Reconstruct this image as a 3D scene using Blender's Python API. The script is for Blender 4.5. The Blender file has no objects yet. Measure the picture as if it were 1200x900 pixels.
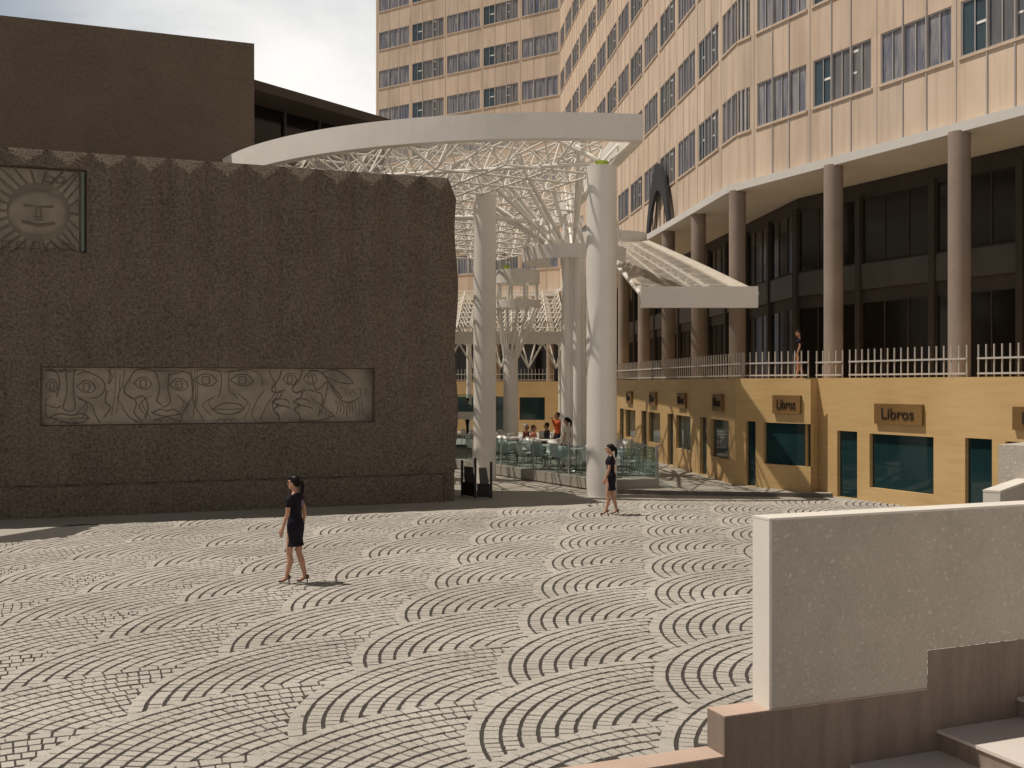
import bpy, bmesh, math, random
import numpy as np
from mathutils import Vector, Matrix
random.seed(7)
rnd = random.random
C = bpy.context.scene.collection
F = 1250.0; EYE = 3.2

# ------------------------------------------------------------------ helpers
def at(px, py, D):
    return Vector(((px-600)/F*D, D, EYE+(450-py)/F*D))

ORIG = {}
class MB:
    def __init__(s): s.v=[]; s.f=[]; s.m=[]; s.sm=[]
    def add(s, vs, fs, mi=0, smooth=False):
        b=len(s.v); s.v.extend([tuple(p) for p in vs])
        for f in fs:
            s.f.append([b+i for i in f]); s.m.append(mi); s.sm.append(smooth)
    def quad(s, a,b,c,d, mi=0): s.add([a,b,c,d],[[0,1,2,3]],mi)
    def box(s, o, ux, uy, x0,x1,y0,y1,z0,z1, mi=0):
        o=Vector(o); ux=Vector(ux); uy=Vector(uy); uz=Vector((0,0,1))
        vs=[o+ux*x+uy*y+uz*z for z in (z0,z1) for y in (y0,y1) for x in (x0,x1)]
        fs=[[0,2,3,1],[4,5,7,6],[0,1,5,4],[2,6,7,3],[0,4,6,2],[1,3,7,5]]
        s.add(vs,fs,mi)
    def abox(s, x0,x1,y0,y1,z0,z1,mi=0): s.box((0,0,0),(1,0,0),(0,1,0),x0,x1,y0,y1,z0,z1,mi)
    def prism(s, poly, z0, z1, mi=0, mi_top=None):
        n=len(poly)
        vs=[(p[0],p[1],z0) for p in poly]+[(p[0],p[1],z1) for p in poly]
        s.add(vs,[[i,(i+1)%n,n+(i+1)%n,n+i] for i in range(n)],mi)
        s.add([(p[0],p[1],z1) for p in poly],[list(range(n))],mi if mi_top is None else mi_top)
        s.add([(p[0],p[1],z0) for p in poly],[list(range(n))[::-1]],mi)
    def tube(s, p, q, r, r2=None, n=6, mi=0, caps=True, smooth=True):
        p=Vector(p); q=Vector(q); r2=r if r2 is None else r2
        d=q-p
        if d.length<1e-6: return
        d.normalize()
        a=d.orthogonal().normalized(); b=d.cross(a)
        vs=[]
        for c,rr in ((p,r),(q,r2)):
            for i in range(n):
                t=2*math.pi*i/n
                vs.append(c+a*math.cos(t)*rr+b*math.sin(t)*rr)
        s.add(vs,[[i,(i+1)%n,n+(i+1)%n,n+i] for i in range(n)],mi,smooth)
        if caps:
            s.add(vs[:n],[list(range(n))[::-1]],mi); s.add(vs[n:],[list(range(n))],mi)
    def chain(s, pts, radii, n=10, mi=0):
        for i in range(len(pts)-1):
            s.tube(pts[i],pts[i+1],radii[i],radii[i+1],n,mi)
        for p,r in zip(pts,radii): s.ball(p,(r,r,r),n,mi)
    def ball(s, c, r, n=10, mi=0):
        c=Vector(c); rows=max(4,n//2+1); vs=[]
        for j in range(1,rows):
            ph=math.pi*j/rows
            for i in range(n):
                t=2*math.pi*i/n
                vs.append(c+Vector((r[0]*math.sin(ph)*math.cos(t),r[1]*math.sin(ph)*math.sin(t),r[2]*math.cos(ph))))
        m=len(vs); vs+= [c+Vector((0,0,r[2])), c-Vector((0,0,r[2]))]
        fs=[]
        for j in range(rows-2):
            for i in range(n):
                a=j*n+i; b=j*n+(i+1)%n
                fs.append([a,a+n,b+n,b])
        for i in range(n):
            fs.append([m,i,(i+1)%n]); k=(rows-2)*n
            fs.append([m+1,k+(i+1)%n,k+i])
        s.add(vs,fs,mi,True)
    def loft(s, rings, n=18, mi=0):      # rings: (cx,cy,z,rx,ry)
        vs=[]
        for cx,cy,z,rx,ry in rings:
            for i in range(n):
                t=2*math.pi*i/n
                vs.append((cx+rx*math.cos(t),cy+ry*math.sin(t),z))
        k=len(rings)
        fs=[[j*n+i,j*n+(i+1)%n,(j+1)*n+(i+1)%n,(j+1)*n+i] for j in range(k-1) for i in range(n)]
        fs.append(list(range(n))[::-1]); fs.append([(k-1)*n+i for i in range(n)])
        s.add(vs,fs,mi,True)
    def build(s, name, mats, parent=None, world=True, fix=False):
        if not isinstance(mats,(list,tuple)): mats=[mats]
        me=bpy.data.meshes.new(name)
        off=ORIG.get(parent.name,Vector((0,0,0))) if (parent and world) else Vector((0,0,0))
        me.from_pydata([(v[0]-off[0],v[1]-off[1],v[2]-off[2]) for v in s.v],[],s.f)
        for m in mats: me.materials.append(m)
        me.polygons.foreach_set('material_index',s.m)
        me.polygons.foreach_set('use_smooth',s.sm)
        if fix:
            bm=bmesh.new(); bm.from_mesh(me)
            bmesh.ops.recalc_face_normals(bm,faces=bm.faces); bm.to_mesh(me); bm.free()
        me.update()
        o=bpy.data.objects.new(name,me); C.objects.link(o)
        if parent: o.parent=parent
        ORIG[o.name]=off
        return o

def tag(o,label=None,cat=None,group=None,kind=None):
    if label: o['label']=label
    if cat: o['category']=cat
    if group: o['group']=group
    if kind: o['kind']=kind
    return o
def thing(name,label,cat,loc=(0,0,0),rotz=0,group=None):
    o=bpy.data.objects.new(name,None); C.objects.link(o)
    o.empty_display_size=.2
    o.location=loc; o.rotation_euler=(0,0,rotz)
    ORIG[o.name]=Vector(loc)
    return tag(o,label,cat,group)
def copy_tree(o,parent=None):
    c=o.copy(); C.objects.link(c)
    if parent: c.parent=parent
    ORIG[c.name]=ORIG.get(o.name,Vector((0,0,0)))
    for ch in [x for x in C.objects if x.parent==o]: copy_tree(ch,c)
    return c

# ------------------------------------------------------------------ materials
def nt(name):
    m=bpy.data.materials.new(name); m.use_nodes=True
    t=m.node_tree; b=t.nodes['Principled BSDF']
    return m,t,b
def N(t,typ,**kw):
    n=t.nodes.new(typ)
    for k,v in kw.items(): setattr(n,k,v)
    return n
def L(t,a,b): t.links.new(a,b)
def ramp(t,fac,stops):
    r=N(t,'ShaderNodeValToRGB'); e=r.color_ramp.elements
    while len(e)<len(stops): e.new(.5)
    for el,(p,c) in zip(e,stops): el.position=p; el.color=(*c,1)
    L(t,fac,r.inputs[0]); return r.outputs[0]
def mapping(t,scale=(1,1,1),coord='Object'):
    tc=N(t,'ShaderNodeTexCoord'); mp=N(t,'ShaderNodeMapping'); mp.inputs['Scale'].default_value=scale
    L(t,tc.outputs[coord],mp.inputs[0]); return mp.outputs[0]
def noise(t,vec,scale,detail=4,rough=.55,dist=0):
    n=N(t,'ShaderNodeTexNoise'); n.inputs['Scale'].default_value=scale
    n.inputs['Detail'].default_value=detail; n.inputs['Roughness'].default_value=rough
    n.inputs['Distortion'].default_value=dist
    L(t,vec,n.inputs['Vector']); return n.outputs['Fac']
def bump(t,b,h,strength,dist=.02):
    n=N(t,'ShaderNodeBump'); n.inputs['Strength'].default_value=strength; n.inputs['Distance'].default_value=dist
    L(t,h,n.inputs['Height']); L(t,n.outputs[0],b.inputs['Normal'])
def mixc(t,fac,a,b,mode='MIX'):
    n=N(t,'ShaderNodeMix',data_type='RGBA',blend_type=mode)
    for s,v in ((n.inputs[0],fac),(n.inputs[6],a),(n.inputs[7],b)):
        if hasattr(v,'is_output'): L(t,v,s)
        elif isinstance(v,(int,float)): s.default_value=v
        else: s.default_value=(*v,1)
    return n.outputs[2]
def pmat(name,c,rough=.7,var=.12,scale=2.0,bmp=0,bscale=30,stretch=(1,1,1),metal=0,spec=.4,fine=0):
    m,t,b=nt(name)
    v=mapping(t,stretch)
    f=noise(t,v,scale,6,.6)
    lo=tuple(x*(1-var) for x in c); hi=tuple(min(1,x*(1+var)) for x in c)
    col=ramp(t,f,[(.3,lo),(.7,hi)])
    if fine:
        f2=noise(t,v,bscale,3,.7)
        col=mixc(t,fine,col,ramp(t,f2,[(.35,tuple(x*.4 for x in c)),(.70,tuple(min(1,x*2.0) for x in c))]))
    L(t,col,b.inputs['Base Color'])
    b.inputs['Roughness'].default_value=rough; b.inputs['Metallic'].default_value=metal
    b.inputs['Specular IOR Level'].default_value=spec
    if bmp: bump(t,b,noise(t,v,bscale,5,.65),bmp)
    return m

M={}
M['white']=pmat('white_paint',(.84,.81,.765),.45,.05,.8)
M['white_steel']=pmat('white_steel',(.84,.815,.77),.35,.04,1)
M['stone']=pmat('volcanic_stone',(.150,.123,.096),.95,.26,.8,1.0,17,fine=.62,spec=.1)
M['stone_b']=pmat('volcanic_stone_block',(.165,.132,.102),.95,.15,.7,.5,20,fine=.3,spec=.1)
M['relief']=pmat('carved_stone',(.31,.27,.22),.9,.30,1.6,.5,26,spec=.1)
M['plaque_bed_shade']=pmat('plaque_bed_shaded_stone',(.24,.21,.17),.9,.2,3,spec=.1)  # backing darker than the relief: shade between the rays put into the colour
M['carving_shade']=pmat('plaque_carving_shade',(.20,.172,.14),.9,.2,3,spec=.1)  # plaque features and glyphs darkened to stand for the shade of the carving
M['groove_shade']=pmat('carved_groove_shade',(.155,.13,.105),.95,.1,5,spec=.05)  # shade of the mural grooves painted in as a darker stone colour
M['concrete']=pmat('pale_concrete',(.345,.325,.285),.85,.12,.6,.2,60,fine=.12)
M['kerb']=pmat('kerb_stone',(.15,.135,.12),.85,.12,1.2,.2,50)
M['mortar']=pmat('dark_mortar',(.046,.041,.036),.95,.2,3)
M['lower']=pmat('lower_ground',(.2,.18,.16),.9,.15,.5)
M['panelwhite']=pmat('white_render',(.72,.68,.62),.6,.05,1)
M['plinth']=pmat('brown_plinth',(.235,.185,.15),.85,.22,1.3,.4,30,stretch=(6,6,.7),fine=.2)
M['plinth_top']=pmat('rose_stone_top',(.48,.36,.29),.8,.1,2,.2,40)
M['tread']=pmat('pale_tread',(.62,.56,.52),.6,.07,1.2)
M['column']=pmat('mauve_concrete',(.27,.215,.18),.8,.14,.9,.2,40)
M['soffit']=pmat('soffit_plaster',(.60,.585,.56),.8,.05,.5)
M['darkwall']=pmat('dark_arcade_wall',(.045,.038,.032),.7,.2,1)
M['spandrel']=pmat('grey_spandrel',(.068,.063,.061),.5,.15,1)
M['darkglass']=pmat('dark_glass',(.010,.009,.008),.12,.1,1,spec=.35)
M['rail']=pmat('rail_paint',(.46,.43,.40),.5,.05,2)
M['arch']=pmat('black_arch_metal',(.016,.017,.021),.5,.2,1)
M['blackmetal']=pmat('black_metal',(.012,.012,.012),.45,.1,4)
M['greyboard']=pmat('grey_board',(.10,.095,.09),.6,.1,3)
M['green']=pmat('lime_green_paint',(.30,.40,.025),.5,.1,5)
M['frame']=pmat('window_frame_grey',(.42,.40,.40),.45,.1,2)
M['pinkframe']=pmat('pale_pier_edge',(.62,.50,.41),.6,.06,2)
M['roofedge']=pmat('dark_roof_edge',(.07,.055,.044),.8,.12,1)
M['plasticwhite']=pmat('white_plastic',(.72,.72,.70),.35,.03,3)
M['chrome']=pmat('grey_chair_leg',(.28,.28,.28),.35,.05,3,metal=.6)
M['skin']=pmat('skin',(.50,.27,.18),.5,.07,9,spec=.3)
M['skin_d']=pmat('tanned_skin',(.36,.19,.12),.5,.07,9,spec=.3)
M['hair']=pmat('black_hair',(.010,.008,.008),.4,.3,30,stretch=(1,1,.2),spec=.12)
M['hair_b']=pmat('brown_hair',(.035,.018,.012),.45,.3,30,spec=.12)
M['hair_g']=pmat('grey_hair',(.5,.48,.45),.6,.1,30)
M['dress']=pmat('black_dress',(.014,.012,.020),.8,.25,7,spec=.15)
M['whitedress']=pmat('white_dress',(.66,.62,.57),.8,.06,9,spec=.2)
M['orange']=pmat('orange_jacket',(.42,.065,.012),.8,.15,6)
M['maroon']=pmat('maroon_sweater',(.10,.02,.015),.85,.2,6)
M['pink']=pmat('salmon_shirt',(.45,.16,.11),.85,.15,6)
M['darkcloth']=pmat('dark_trousers',(.025,.025,.03),.85,.2,6)
M['bluegrey']=pmat('blue_grey_shirt',(.16,.20,.21),.85,.15,6)
M['print']=pmat('pale_back_print',(.20,.14,.17),.8,.3,60)
M['shoe']=pmat('tan_shoe',(.10,.05,.035),.4,.1,6)

def cobble():
    m,t,b=nt('granite_cobble')
    a=N(t,'ShaderNodeAttribute',attribute_name='tint')
    v=mapping(t)
    base=ramp(t,a.outputs['Fac'],[(0,(.35,.33,.295)),(.5,(.455,.43,.39)),(1,(.55,.52,.475))])
    col=mixc(t,.45,base,ramp(t,noise(t,v,55,4,.75),[(.36,(.20,.18,.155)),(.52,(.50,.475,.43)),(.68,(.64,.6,.54))]))
    col=mixc(t,.9,col,ramp(t,noise(t,v,.35,4,.6),[(.3,(.74,.73,.72)),(.65,(1,1,1))]),'MULTIPLY')
    L(t,col,b.inputs['Base Color']); b.inputs['Roughness'].default_value=.8
    b.inputs['Specular IOR Level'].default_value=.25
    bump(t,b,noise(t,v,90,4,.7),.35,.01); return m
M['cobble']=cobble()

def wood(name,c1,c2,sc,stretch,rough=.6):
    m,t,b=nt(name)
    v=mapping(t,stretch)
    f=noise(t,v,sc,7,.6,.6)
    g=noise(t,mapping(t,(1,1,1)),.35,3)
    col=mixc(t,.5,ramp(t,f,[(.3,c1),(.7,c2)]),ramp(t,g,[(.35,c1),(.65,c2)]))
    L(t,col,b.inputs['Base Color']); b.inputs['Roughness'].default_value=rough
    bump(t,b,f,.12,.01); return m
M['shopwall']=wood('ochre_wood_cladding',(.45,.295,.125),(.60,.415,.20),1.6,(.5,.5,5))
M['sign']=wood('dark_wood_sign',(.115,.058,.016),(.225,.125,.038),6,(1.2,1.2,7))
M['letters']=pmat('burnt_letters',(.022,.010,.004),.8,.1,3)

def facade():
    m,t,b=nt('cream_facade_panel')
    v=mapping(t,(.9,.9,.28))
    f=noise(t,v,1.1,6,.6)
    col=ramp(t,f,[(.28,(.56,.43,.325)),(.5,(.66,.52,.40)),(.75,(.72,.58,.455))])
    s=noise(t,mapping(t,(2.2,2.2,.12)),2.2,5,.6)
    col=mixc(t,.3,col,ramp(t,s,[(.36,(.60,.57,.54)),(.52,(1,1,1))]),'MULTIPLY')
    v2=noise(t,mapping(t),.11,2)
    col=mixc(t,.5,col,ramp(t,v2,[(.35,(.82,.82,.84)),(.6,(1,1,1))]),'MULTIPLY')
    a=N(t,'ShaderNodeAttribute',attribute_name='tint')
    col=mixc(t,.8,col,ramp(t,a.outputs['Fac'],[(0,(.80,.82,.85)),(.25,(.93,.93,.93)),(1,(1,1,1))]),'MULTIPLY')
    L(t,col,b.inputs['Base Color']); b.inputs['Roughness'].default_value=.7
    bump(t,b,f,.1); return m
M['facade']=facade()
M['fin']=pmat('grey_blue_fin',(.42,.385,.37),.5,.08,2)
M['fin_b']=pmat('brown_panel_joint',(.42,.33,.26),.7,.08,2)
M['sill']=pmat('window_sill',(.56,.44,.34),.7,.1,2)

def curtain(name,stops,sc,seed):
    m,t,b=nt(name)
    tc=N(t,'ShaderNodeTexCoord'); mp=N(t,'ShaderNodeMapping')
    mp.inputs['Scale'].default_value=(1.6,1.6,.22); mp.inputs['Location'].default_value=(seed,seed*2,seed)
    oi=N(t,'ShaderNodeObjectInfo'); ad=N(t,'ShaderNodeVectorMath',operation='ADD')
    sc_=N(t,'ShaderNodeMath',operation='MULTIPLY'); L(t,oi.outputs['Random'],sc_.inputs[0]); sc_.inputs[1].default_value=40
    L(t,tc.outputs['Object'],mp.inputs[0]); L(t,mp.outputs[0],ad.inputs[0]); L(t,sc_.outputs[0],ad.inputs[1])
    f=noise(t,ad.outputs[0],sc,5,.55,.8)
    col=ramp(t,f,stops)
    L(t,col,b.inputs['Base Color']); b.inputs['Roughness'].default_value=.25
    b.inputs['Specular IOR Level'].default_value=.7
    b.inputs['Coat Weight'].default_value=.35; b.inputs['Coat Roughness'].default_value=.03
    return m
M['curtainA']=curtain('drawn_blind_glass',[(.3,(.075,.09,.11)),(.5,(.15,.145,.15)),(.75,(.24,.225,.22))],1.6,3)
M['curtainB']=curtain('curtain_glass',[(.3,(.07,.085,.15)),(.45,(.15,.155,.20)),(.6,(.27,.26,.27)),(.8,(.44,.41,.385))],2.6,9)
M['tealglass']=pmat('office_teal_glass',(.035,.065,.085),.12,.2,2,spec=.7)
M['lampglow']=pmat('ceiling_lamp_strip',(.85,.83,.8),.5,.02,2)
def glassmat(name,tint,refl,rough=.03):
    m,t,b=nt(name)
    tr=N(t,'ShaderNodeBsdfTransparent'); tr.inputs[0].default_value=(*tint,1)
    gl=N(t,'ShaderNodeBsdfGlossy'); gl.inputs['Roughness'].default_value=rough; gl.inputs[0].default_value=(.93,.95,.95,1)
    fr=N(t,'ShaderNodeLayerWeight')
    pw=N(t,'ShaderNodeMath',operation='POWER'); pw.inputs[1].default_value=4; L(t,fr.outputs['Facing'],pw.inputs[0])
    ma=N(t,'ShaderNodeMath',operation='MULTIPLY_ADD'); ma.inputs[1].default_value=.6; ma.inputs[2].default_value=refl
    L(t,pw.outputs[0],ma.inputs[0])
    mx=N(t,'ShaderNodeMixShader'); L(t,ma.outputs[0],mx.inputs[0]); L(t,tr.outputs[0],mx.inputs[1]); L(t,gl.outputs[0],mx.inputs[2])
    L(t,mx.outputs[0],t.nodes['Material Output'].inputs[0]); t.nodes.remove(b); return m
M['balglass']=glassmat('teal_balustrade_glass',(.74,.83,.83),.03)
M['caseglass']=glassmat('display_case_glass',(.96,.96,.95),.004)
M['shopglass']=pmat('teal_shop_glass',(.010,.032,.036),.04,.25,.7,spec=.55)
M['hedge']=pmat('teal_glass_edge',(.13,.165,.145),.3,.1,2)
def frosted(fac=.22,nm='frosted_roof_panel'):
    m,t,b=nt(nm)
    tr=N(t,'ShaderNodeBsdfTransparent'); tr.inputs[0].default_value=(.96,.94,.91,1)
    ts=N(t,'ShaderNodeBsdfTranslucent')
    df=N(t,'ShaderNodeBsdfDiffuse')
    v=mapping(t,(1,1,1)); c=ramp(t,noise(t,v,.9,5,.6),[(.3,(.55,.51,.46)),(.7,(.68,.64,.58))])
    L(t,c,ts.inputs[0]); L(t,c,df.inputs[0])
    m1=N(t,'ShaderNodeMixShader'); m1.inputs[0].default_value=.4; L(t,ts.outputs[0],m1.inputs[1]); L(t,df.outputs[0],m1.inputs[2])
    m2=N(t,'ShaderNodeMixShader'); m2.inputs[0].default_value=fac; L(t,tr.outputs[0],m2.inputs[1]); L(t,m1.outputs[0],m2.inputs[2])
    L(t,m2.outputs[0],t.nodes['Material Output'].inputs[0]); t.nodes.remove(b); return m
M['frosted']=frosted(.17); M['frosted2']=frosted(.55,'frosted_low_panel')
def terrazzo():
    m,t,b=nt('exposed_aggregate')
    v0=mapping(t); nz=N(t,'ShaderNodeTexNoise'); nz.inputs['Scale'].default_value=9; L(t,v0,nz.inputs['Vector'])
    va=N(t,'ShaderNodeVectorMath',operation='MULTIPLY_ADD'); L(t,nz.outputs['Color'],va.inputs[0]); va.inputs[1].default_value=(.12,.12,.12); L(t,v0,va.inputs[2]); v=va.outputs[0]
    vo=N(t,'ShaderNodeTexVoronoi'); vo.inputs['Scale'].default_value=22; L(t,v,vo.inputs['Vector'])
    wn=N(t,'ShaderNodeTexVoronoi'); wn.inputs['Scale'].default_value=22; L(t,v,wn.inputs['Vector'])
    sp=ramp(t,vo.outputs['Distance'],[(.1,(1,1,1)),(.5,(0,0,0))])
    rv=N(t,'ShaderNodeSeparateColor'); L(t,wn.outputs['Color'],rv.inputs[0])
    pick=ramp(t,rv.outputs[0],[(.35,(0,0,0)),(.7,(1,1,1))])
    peb=ramp(t,rv.outputs[1],[(0,(.44,.385,.32)),(.6,(.56,.51,.44)),(1,(.68,.62,.54))])
    base=ramp(t,noise(t,v,2.2,6,.65),[(.3,(.42,.38,.325)),(.7,(.53,.48,.415))])
    base=mixc(t,.35,base,ramp(t,noise(t,v,55,3,.6),[(.35,(.27,.245,.21)),(.65,(.56,.51,.44))]))
    f=N(t,'ShaderNodeMath',operation='MULTIPLY'); L(t,sp,f.inputs[0]); L(t,pick,f.inputs[1])
    col=mixc(t,f.outputs[0],base,peb)
    L(t,col,b.inputs['Base Color']); b.inputs['Roughness'].default_value=.7
    bump(t,b,vo.outputs['Distance'],.25,-.01); return m
M['aggregate']=terrazzo()

# ------------------------------------------------------------------ ground
LW0=Vector((2.24,9.28,0)); LWd=Vector((.927,.374,0)).normalized(); LWn=Vector((-LWd.y,LWd.x,0))   # parapet line, n points away from camera
b=MB(); b.prism([(-400,-60),(400,-60),(400,500),(-400,500)],-1.4,-1.0)
tag(b.build('ground',M['lower']),kind='structure')
def lw(s,off=0,z=0):
    p=LW0+LWd*s+LWn*off; return Vector((p.x,p.y,z))
b=MB(); b.prism([lw(-40,.12)[:2],lw(60,.12)[:2],(60,140),(-60,140)],-.9,0.0)
tag(b.build('plaza_pavement',M['concrete']),kind='structure')
# raised walkway under the canopies (a real kerb step)
b=MB(); b.prism([(2.9,31.22),(9.02,30.14),(9.3,31),(9.35,75),(-8,75),(-8,46),(-2.7,41.2)],0.004,.10)
tag(b.build('walkway',[M['concrete']]),kind='structure')
b=MB(); b.prism([(2.9,31.07),(9.02,30.0),(9.02,30.13),(2.9,31.21)],0.004,.115)
tag(b.build('walkway_kerb',M['kerb']),kind='structure')

# fan cobbles: overlapping scale pattern of real stones
def fan_paving():
    v=np.array([.25,2.29]); w=np.array([-1.70,.68]); c0=np.array([2.32,9.72]); R=2.76
    ah=w/np.linalg.norm(w)
    def inside_area(p):
        x,y=p
        n=(x-LW0.x)*LWn.x+(y-LW0.y)*LWn.y
        if n<.30: return False
        if y<7.6 or y>29.2+ .0*x: return False
        if abs(x)>.55*y+2.0: return False
        if y > 27.6+.28*(x-2) and x<2: 
            return False
        if x<-9.3 and y>19.5+ (x+12)*1.0: return False
        return True
    cs=[]
    for i in range(-16,22):
        for j in range(-16,26):
            c=c0+v*i+w*j
            if -30<c[0]<30 and 3<c[1]<36: cs.append((float(c@ah),c))
    cs.sort(key=lambda q:q[0])
    arr=np.array([c for _,c in cs]); ts=np.array([t for t,_ in cs])
    V=[];Fc=[];T=[]
    tau=.172; g=.036
    for k,(t,c) in enumerate(cs):
        # discs lying over this one
        near=[q for q in range(len(cs)) if ts[q]<t-1e-6 and np.linalg.norm(arr[q]-c)<2*R]
        nc=arr[near] if near else np.zeros((0,2))
        for ring in range(15):
            ro=R-.01-ring*tau; ri=ro-tau+g
            if ri<.2: break
            rm=(ro+ri)/2
            n=max(6,int(2*math.pi*rm/(.115 if ring else .19))); ph=rnd()*6.28
            ftint=rnd()
            for q in range(n):
                a0=ph+2*math.pi*q/n; a1=ph+2*math.pi*(q+1)/n
                am=(a0+a1)/2; p=c+rm*np.array([math.cos(am),math.sin(am)])
                if len(nc) and (np.hypot(*(nc-p).T)<R-.05).any(): continue
                if math.cos(am-math.atan2(ah[1],ah[0]))<-.1: continue
                if not inside_area(p): continue
                ga=(.010+.012*rnd())/rm/2
                b0=a0+ga; b1=a1-ga
                if rnd()<.20: b1=a1
                h=.011+.006*rnd()
                base=len(V)
                for (r_,a_) in ((ri,b0),(ro,b0),(ro,b1),(ri,b1)):
                    jr=(rnd()-.5)*.010
                    x=c[0]+(r_+jr)*math.cos(a_); y=c[1]+(r_+jr)*math.sin(a_)
                    V.append((x,y,.004))
                cx=sum(V[base+i][0] for i in range(4))/4; cy=sum(V[base+i][1] for i in range(4))/4
                for i in range(4):
                    x,y,_=V[base+i]
                    V.append((cx+(x-cx)*.955,cy+(y-cy)*.955,h+(rnd()-.5)*.004))
                fs=[[4,5,6,7],[0,1,5,4],[1,2,6,5],[2,3,7,6],[3,0,4,7]]
                tv=min(1,max(0,.5+.5*(rnd()-.5)+.25*(ftint-.5)))
                for f in fs: Fc.append([base+i for i in f]); T.append(tv)
    me=bpy.data.meshes.new('cobble_paving'); me.from_pydata(V,[],Fc)
    at_=me.attributes.new('tint','FLOAT','FACE'); at_.data.foreach_set('value',T)
    me.materials.append(M['cobble']); me.update()
    bm=bmesh.new(); bm.from_mesh(me); bmesh.ops.recalc_face_normals(bm,faces=bm.faces); bm.to_mesh(me); bm.free()
    o=bpy.data.objects.new('cobble_paving',me); C.objects.link(o); tag(o,kind='structure')
    # mortar bed under the stones
    b=MB()
    poly=[lw(-6,.02)[:2],lw(9,.02)[:2],(12,21),(13,28.6),(9,29.1),(2,28.2)]
    poly+=[(2-1.0*i,27.6-.28*i) for i in range(0,13)]
    poly+=[(-12.5,18),(-10.0,15)]
    b.add([(p[0],p[1],.005) for p in poly],[list(range(len(poly)))])
    ob=b.build('mortar_bed',M['mortar']); tag(ob,kind='structure')
    return len(Fc)
fan_paving()

# ------------------------------------------------------------------ big fluted stone wall
G0=Vector((-1.55,29.2,0)); Gd=Vector((-.937,-.350,0)).normalized(); Gn=Vector((.350,-.937,0)).normalized()   # s runs to the left, n towards camera
def gw(s,off,z): p=G0+Gd*s+Gn*off; return Vector((p.x,p.y,z))
def s_on(p0,d,px):
    k=(px-600)/F
    return (k*p0.y-p0.x)/(d.x-k*d.y)
def z_on(p0,d,s,py): return EYE+(450-py)/F*(p0.y+d.y*s)
sm0=s_on(G0,Gd,438); sm1=s_on(G0,Gd,48)
zm1=z_on(G0,Gd,sm0,432); zm0=z_on(G0,Gd,sm0,494)
sp0=s_on(G0,Gd,101); sp1=sp0+2.35
zp1=z_on(G0,Gd,sp0,200); zp0=z_on(G0,Gd,sp0,296)
wall=thing('stone_wall_building','long brown volcanic stone wall with vertical flutes and two carved panels','building',gw(0,0,0))
ZT=8.82
def build_wall():
    per=.93
    Sx=set([0.0,.02])
    x=.0
    while x<16: Sx.add(round(x,4)); x+=per/8
    for e in (sm0,sm1,sp0,sp1): Sx|={e-.012,e+.012}
    Sx=sorted(s for s in Sx if s<=16)
    Zx=set(); z=.78
    while z<8.3: Zx.add(round(z,4)); z+=.34
    for k in range(0,9): Zx.add(8.3+k*(ZT-8.3)/8)
    for e in (zm0,zm1,zp0,zp1): Zx|={e-.012,e+.012}
    Zx=sorted(Zx)
    def depth(s,z):
        if sm0<s<sm1 and zm0<z<zm1: return -.17
        if sp0<s<sp1 and zp0<z<zp1: return -.17
        ph=(s/per)%1.0
        tri=1-abs(2*ph-1)
        amp=.19
        d=amp*tri
        # the flutes fade round the carved panels and towards the foot
        k=min(1,max(0,(z-6.2)/2.0)); d=d*(.72+.28*k)
        d=min(d,(ZT-z)*.50)
        if z>1.0 and z<8.2: d+=(rnd()-.5)*.018
        return d
    b=MB(); n=len(Sx); 
    for z in Zx:
        for s in Sx:
            ss=s
            if s<.3:      # worn right-hand edge with its bevelled top corner
                ss=s+(max(0,z-8.25)*.5)*(1-s/.3) + .05*math.sin(z*1.9)*(1-s/.3)-.03*(1-s/.3)
            b.v.append(tuple(gw(ss,depth(s,z),z)))
    for j in range(len(Zx)-1):
        for i in range(n-1):
            b.f.append([j*n+i,(j+1)*n+i,(j+1)*n+i+1,j*n+i+1]); b.m.append(0); b.sm.append(False)
    b.build('fluted_wall',M['stone'],wall,fix=False)
    b=MB(); b.box(gw(0,0,0),Gd,-Gn,.03,16,.25,3.2,0,ZT-.3); b.box(gw(0,0,0),Gd,-Gn,.32,16,-.0,3.2,ZT-.3,ZT-.012)
    b.box(gw(0,0,0),Gd,-Gn,.03,16,-.0,.24,0,.785)
    b.build('wall_core',M['stone'],wall)
    b=MB(); n=60
    for z,o in ((0,.16),(.72,.13),(.80,.0)):
        for i in range(n+1): b.v.append(tuple(gw(.40+15.6*i/n,o+(rnd()-.5)*.02,z)))
    for j in range(2):
        for i in range(n): b.f.append([j*(n+1)+i,(j+1)*(n+1)+i,(j+1)*(n+1)+i+1,j*(n+1)+i+1]); b.m.append(0); b.sm.append(False)
    b.add([gw(.40,.16,0),gw(.40,.13,.72),gw(.40,0,.80),gw(.40,0,0)],[[0,1,2,3]])
    b.build('wall_plinth',M['stone'],wall)
build_wall()
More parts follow.
